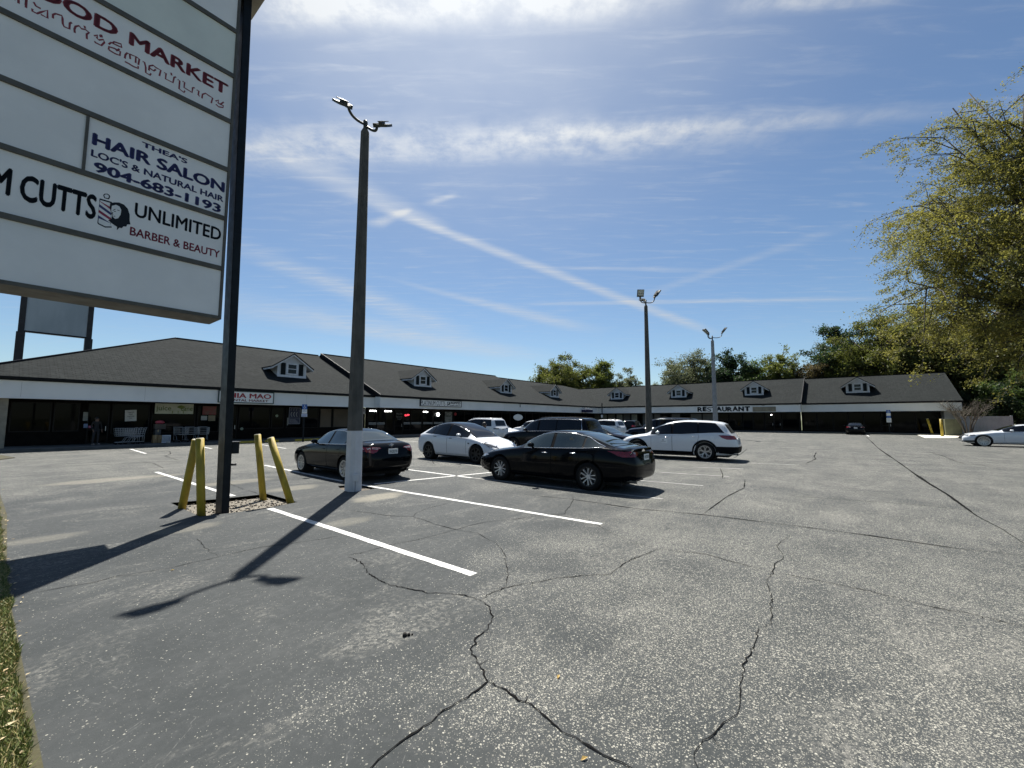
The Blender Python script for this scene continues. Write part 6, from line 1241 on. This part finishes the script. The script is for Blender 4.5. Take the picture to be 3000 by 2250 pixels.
quad_sign('poster', 'reddish poster at the window right of the juice banner', 'poster', 9.87, 10.73, 2.05, 2.68, 37.22, mat('poster_red', (.26, .05, .05), (.18, .1, .08), .6, 4), grp=G1); quad_sign('poster', 'white sheet under the reddish poster', 'poster', 9.8, 10.18, 1.64, 1.96, 37.22, mat('sheet_white', (.42, .44, .43)), grp=G1); quad_sign('poster', 'tan sheet beside the white sheet under the reddish poster', 'poster', 10.25, 10.7, 1.58, 2.0, 37.22, mat('sheet_tan', (.26, .22, .15)), grp=G1)
for x, z, lb in ((12.55, .96, 'round pale green sticker low on the market glass door side'), (15.11, 2.0, 'round pale green sticker high on the market window')):
    q_ = MB(); q_.lathe([(0, -.085), (.11, -.085), (.11, -.07)], (0, 0, 0), 'y', 20); o = q_.build('sticker', mat('sticker_green', (.34, .40, .3))); o.location = Wd(x, 37.39, z); o.rotation_euler = (0, 0, TH); tag(o, lb, 'sticker', 'round stickers on the market glass')
navyp = mat('poster_navy', (.02, .03, .08), (.014, .02, .055), .5, 4)
r, o = quad_sign('poster', 'navy framed poster with a row of pale crescents', 'poster', 16.05, 17.0, 1.31, 2.72, 37.25, navyp, grp=G1)
q_ = MB()
for a, b, c_, d in ((-.475, .475, -.705, -.675), (-.475, .475, .675, .705), (-.475, -.45, -.674, .674), (.45, .475, -.674, .674), (-.44, .44, -.20, -.19)): q_.box(a, b, -.018, -.0125, c_, d)
for i in range(3):
    q_.tube([(-.22+i*.22+.08*math.cos(t), -.016, .12+.17*math.sin(t)) for t in np.linspace(1.5, 4.9, 10)], .028, 5)
    q_.tube([(-.25+i*.22+.07*math.cos(t), -.016, .5+.1*math.sin(t)) for t in np.linspace(1.5, 4.4, 8)], .012, 5)
for i in range(4): q_.box(-.4, .1+.08*i, -.015, -.0125, -.32-i*.085, -.30-i*.085)
q_.build('poster_print', mat('print_pale', (.42, .44, .5)), o)
quad_sign('poster', 'narrow pale strip beside the navy crescent poster', 'poster', 15.93, 16.02, 1.2, 1.85, 37.25, mat('strip_pale', (.3, .31, .3)), grp=G1)
G2 = 'graphics on the salon windows'
r, o = quad_sign('poster', 'small square white notice on the wall left of the salon glass', 'poster', 22.35, 22.75, 2.25, 2.72, 36.3, mat('notice_pale', (.45, .46, .5)), grp=G2, words=(('P', .3, .25, .4, .5),))
salm = mat('vinyl_pale', (.40, .42, .42), (.34, .36, .36), .6, 5)
r, o = quad_sign('window_graphic', 'pale SALON lettering with lines of small text on the salon door', 'sign', 26.2, 27.15, 1.6, 2.5, 36.26, glassm, grp=G2, words=(('SALON', .12, .68, .78, .2), ('BRAIDS LOCS', .1, .44, .8, .1), ('WEAVES CUTS', .12, .26, .76, .1), ('COLOR', .3, .08, .4, .1)), wm=salm)
for i, (a, b, s_) in enumerate(((23.15, 24.0, 'COLOR CUTS'), (24.1, 24.95, 'STYLE'), (27.28, 28.1, 'BRAIDS'), (28.28, 29.6, 'HAIRCUTS'), (29.9, 31.2, 'FADES DESIGN'), (31.43, 32.75, 'WALK INS'))):
    quad_sign('window_graphic', ('pale lettered band low on the salon glass, first from the square notice', 'pale lettered band low on the salon glass, second from the square notice', 'pale lettered band right of the salon door', 'long pale lettered band under the salon lights', 'pale lettered band left of the ring light', 'pale lettered band under the ring light')[i], 'sign', a, b, 1.2, 1.42, 36.28, mat('band_pale', (.30, .31, .31), (.24, .25, .25), .6, 3), grp=G2, words=((s_, .06, .25, .88, .5),))
neon = mat('neon_red', (.6, .02, .04), emit=(1, .06, .09, 1.6)); q_ = MB(); q_.tube([(.1*i*.8-.25+.07*math.cos(t), 0, .09*math.sin(t)) for i in range(1) for t in np.linspace(2, 6.6, 10)], .022, 6); q_.tube([(-.12, 0, -.08), (-.05, 0, .1), (.02, 0, -.06), (.1, 0, .12), (.16, 0, -.02), (.26, 0, .08)], .022, 6); o = q_.build('neon_sign', neon); o.location = Wd(27.73, 36.25, 2.16); o.rotation_euler = (0, 0, TH); tag(o, 'small red neon script glowing in the salon window', 'neon sign')
q_ = MB(); q_.tube([(.17*math.cos(t), 0, .17*math.sin(t)) for t in np.linspace(0, 2*math.pi, 24)], .035, 8, cap=False); o = q_.build('ring_light', mat('lamp_white', (1, 1, 1))); o.location = Wd(31.95, 36.2, 2.28); o.rotation_euler = (0, 0, TH); tag(o, 'white ring light glowing in the barber window', 'lamp')
r, o = quad_sign('window_graphic', 'tall pale barber poster with curved lettering on the barber door', 'sign', 33.05, 34.2, 1.35, 2.6, 36.26, mat('poster_dim', (.12, .125, .12), (.22, .23, .22), .6, 2.2, detail=6, lo=.45, hi=.55), grp=G2, words=(('OPEN', .2, .72, .6, .14), ('BARBER', .12, .4, .76, .14), ('HOURS', .25, .1, .5, .1)), wm=salm)
q_ = MB(); q_.lathe([(0, -.03), (.2, -.03), (.2, 0)], (0, 0, 0), 'y', 20); o = q_.build('sticker', mat('sticker_red', (.4, .03, .04))); o.location = Wd(34.75, 36.3, 2.36); o.rotation_euler = (0, 0, TH); tag(o, 'round red sticker on the glass right of the barber poster', 'sticker')
r = thing('oval_sign', 'blank white oval sign on a post above the white hatchback', 'sign', Wd(43.3, 33.4), TH); q_ = MB(); q_.lathe([(0, -.03), (.97, -.03), (1.0, 0), (.97, .03), (0, .03)], (0, 0, 0), 'y', 40); q_.v = [(x, y, z*.41+2.0) for x, y, z in q_.v]; q_.build('sign_face', white_v, r); q_ = MB(); q_.tube([(0, .05, 0), (0, .05, 1.95)], .04, 8); q_.build('post', trimd, r)
for i, (a, b) in enumerate(((-34.9, -33.7), (-31.7, -30.7), (-28.9, -28.0))):
    quad_sign('window_notice', ('lined notice on the first covered corner window', 'lined notice on the covered window left of the doorway', 'lined notice on the covered window right of the doorway')[i], 'notice', a, b, 1.5, 2.6, 70.1, mat('notice_olive', (.30, .31, .26), (.24, .25, .21), .6, 1), face='R', grp='notices on the covered windows', words=(('OFFICE', .1, .78, .6, .1), ('MON - FRI', .1, .6, .6, .09), ('9 AM - 5 PM', .1, .42, .8, .09), ('CALL', .1, .24, .4, .09)))
q_ = MB(); q_.lathe([(0, -.03), (.08, -.03), (.08, 0), (0, 0)], (0, 0, 0), 'y', 12); o = q_.build('wall_lamp', mat('lamp_white', (1, 1, 1))); o.location = Wd(69.9, 8.05, 2.45); o.rotation_euler = (0, 0, TH-math.pi/2); tag(o, 'small bright lamp glowing over the restaurant door', 'lamp')
# shopping carts, boxes
wire = mat('cart_wire', (.34, .36, .38), (.26, .28, .3), .4, 5, metal=.6); wiredk = mat('cart_grey', (.20, .21, .23), (.15, .16, .17), .5, 5, metal=.3)
def cart(label, loc, rz):
    r = thing('shopping_cart', label, 'shopping cart', loc, rz, 'nested shopping carts by the market')
    b_ = MB()
    for i in range(10): t = i/9; b_.tube([(-.42+.86*t, -.26, .52+.0*t), (-.45+.95*t, -.28, 1.0)], .006, 4); b_.tube([(-.42+.86*t, .26, .52), (-.45+.95*t, .28, 1.0)], .006, 4); b_.tube([(-.42+.86*t, -.26, .52), (-.42+.86*t, .26, .52)], .005, 4)
    for z in (.52, .64, .76, .88, 1.0): k = (z-.52)/.48; b_.tube([(-.42-.03*k, -.26-.02*k, z), (.44+.06*k, -.26-.02*k, z), (.44+.06*k, .26+.02*k, z), (-.42-.03*k, .26+.02*k, z), (-.42-.03*k, -.26-.02*k, z)], .008, 4)
    b_.build('basket', wire, r)
    f = MB()
    for s in (-1, 1): f.tube([(-.5, s*.25, 1.02), (-.4, s*.25, .5), (-.05, s*.25, .42), (.1, s*.24, .14), (.45, s*.22, .14)], .013, 6); f.tube([(-.42, s*.25, .5), (-.42, s*.25, .14), (.1, s*.24, .14)], .013, 6)
    f.build('frame', wire, r); h = MB(); h.tube([(-.52, -.27, 1.03), (-.52, .27, 1.03)], .018, 8); h.build('handle', wiredk, r)
    for x in (-.4, .42):
        for s in (-1, 1): w_ = MB(); w_.lathe([(0, -.018), (.06, -.018), (.06, .018), (0, .018)], (x, s*.23, .062), 'y', 12); w_.build('wheel', blackpl, r)
    return r
cp_ = cart('outermost silver shopping cart of the row under the printed notice', Wd(5.85, 35.2, .15), TH+math.pi)
def more(lb, x, y, a): c_ = copy_tree(cp_); c_.location = Wd(x, y, .15); c_.rotation_euler = (0, 0, TH+a); c_['label'] = lb
more('second silver shopping cart nested in the row under the printed notice', 5.62, 35.2, math.pi); more('innermost silver shopping cart of the row under the printed notice', 5.39, 35.2, math.pi)
more('shopping cart facing out, first of the group under the juice banner', 8.3, 35.6, -1.45); more('shopping cart facing out, middle of the group under the juice banner', 8.9, 35.7, -1.6); more('shopping cart nearest the sign post in the group under the juice banner', 9.55, 35.5, -1.7)
card = mat('cardboard', (.27, .18, .09), (.22, .145, .07), .85, 3)
for i, (x, z, w, h, lb) in enumerate(((6.95, .15, .24, .52, 'left cardboard box standing on the walk under the juice banner'), (7.2, .15, .23, .50, 'right cardboard box beside the white crate'), (7.05, .68, .3, .35, 'dark cardboard box stacked on the two boxes'))):
    r = thing('carton', lb, 'box', Wd(x, 35.75, z), TH+.04*i, 'cartons by the market door'); q_ = MB(); q_.box(-w/2, w/2, -.18, .18, 0, h); q_.build('box', card if i < 2 else mat('carton_dark', (.05, .055, .06)), r, bevel=.008); q_ = MB(); q_.box(-.025, .025, -.183, .183, h+.0005, h+.003); q_.box(-.025, .025, -.1835, -.1805, h*.5, h); q_.build('tape', mat('tape_tan', (.33, .25, .14)), r)
r = thing('crate', 'white slatted plastic crate beside the cardboard boxes', 'crate', Wd(7.5, 35.55, .15), TH-.1); q_ = MB()
for z in (.03, .47): q_.box(-.22, .22, -.16, .16, z-.03, z+.03)
for k in range(7): q_.box(-.21+k*.065, -.18+k*.065, -.165, -.14, .03, .47); q_.box(-.21+k*.065, -.18+k*.065, .14, .165, .03, .47)
for x in (-.2, .2): q_.box(x-.02, x+.02, -.155, .155, .03, .47)
q_.build('slats', mat('crate_white', (.55, .58, .64), (.48, .5, .56), .5, 4), r, bevel=.004)
r = thing('produce_tray', 'pink-red produce bag lying on the dark stacked box', 'bag', Wd(7.2, 36.0, 1.05), TH); q_ = MB(); q_.lathe([(0, 0), (.2, .02), (.26, .1), (.2, .2), (.06, .24), (0, .25)], (0, 0, .35), 'z', 14); q_.build('bag', mat('bag_red', (.45, .05, .09), (.35, .08, .1), .6, 6), r, smooth=True); q_ = MB(); q_.box(-.3, .3, -.2, .2, .0, .34); q_.build('tray', mat('tray_dark', (.06, .05, .04)), r, bevel=.01)
q_ = MB(); q_.lathe([(0, 0), (.09, .02), (.11, .09), (.05, .15), (0, .16)], (0, 0, 0), 'z', 12); o = q_.build('bag', mat('bag_grey', (.3, .31, .3)), smooth=True); o.location = Wd(7.35, 34.3, .15); tag(o, 'small crumpled grey bag at the kerb below the crate', 'bag')
# street beyond the left end of the building
r = thing('box_truck', 'pale blue-grey truck box beyond the left end of the mall', 'truck', Wd(-4.2, 95, 0), TH+.02); q_ = MB(); q_.box(-8, 3.2, -1.2, 1.2, .9, 3.9); q_.build('cargo_box', mat('truck_box', (.30, .36, .42), (.26, .31, .37), .5, .8), r, bevel=.05); q_ = MB(); q_.box(-8, 3.2, -1.1, 1.1, .55, .88); q_.build('chassis', blackpl, r); q_ = MB(); q_.box(-8.05, 3.25, -1.22, 1.22, 3.905, 4.05); q_.build('roof', white_v, r)
for x in (-6, -4.8, 1.6):
    for s in (-1, 1): w_ = MB(); w_.lathe([(0, -.14), (.3, -.14), (.46, -.12), (.46, .12), (.3, .14), (0, .14)], (x, s*1.0, .46), 'y', 20); w_.build('wheel', tyrem, r)
sheet('road', [(-300, 70), (50, 70), (50, 130), (-300, 130)], -.10, mat('road_grey', (.2, .2, .2), (.15, .15, .15), .9, 1))
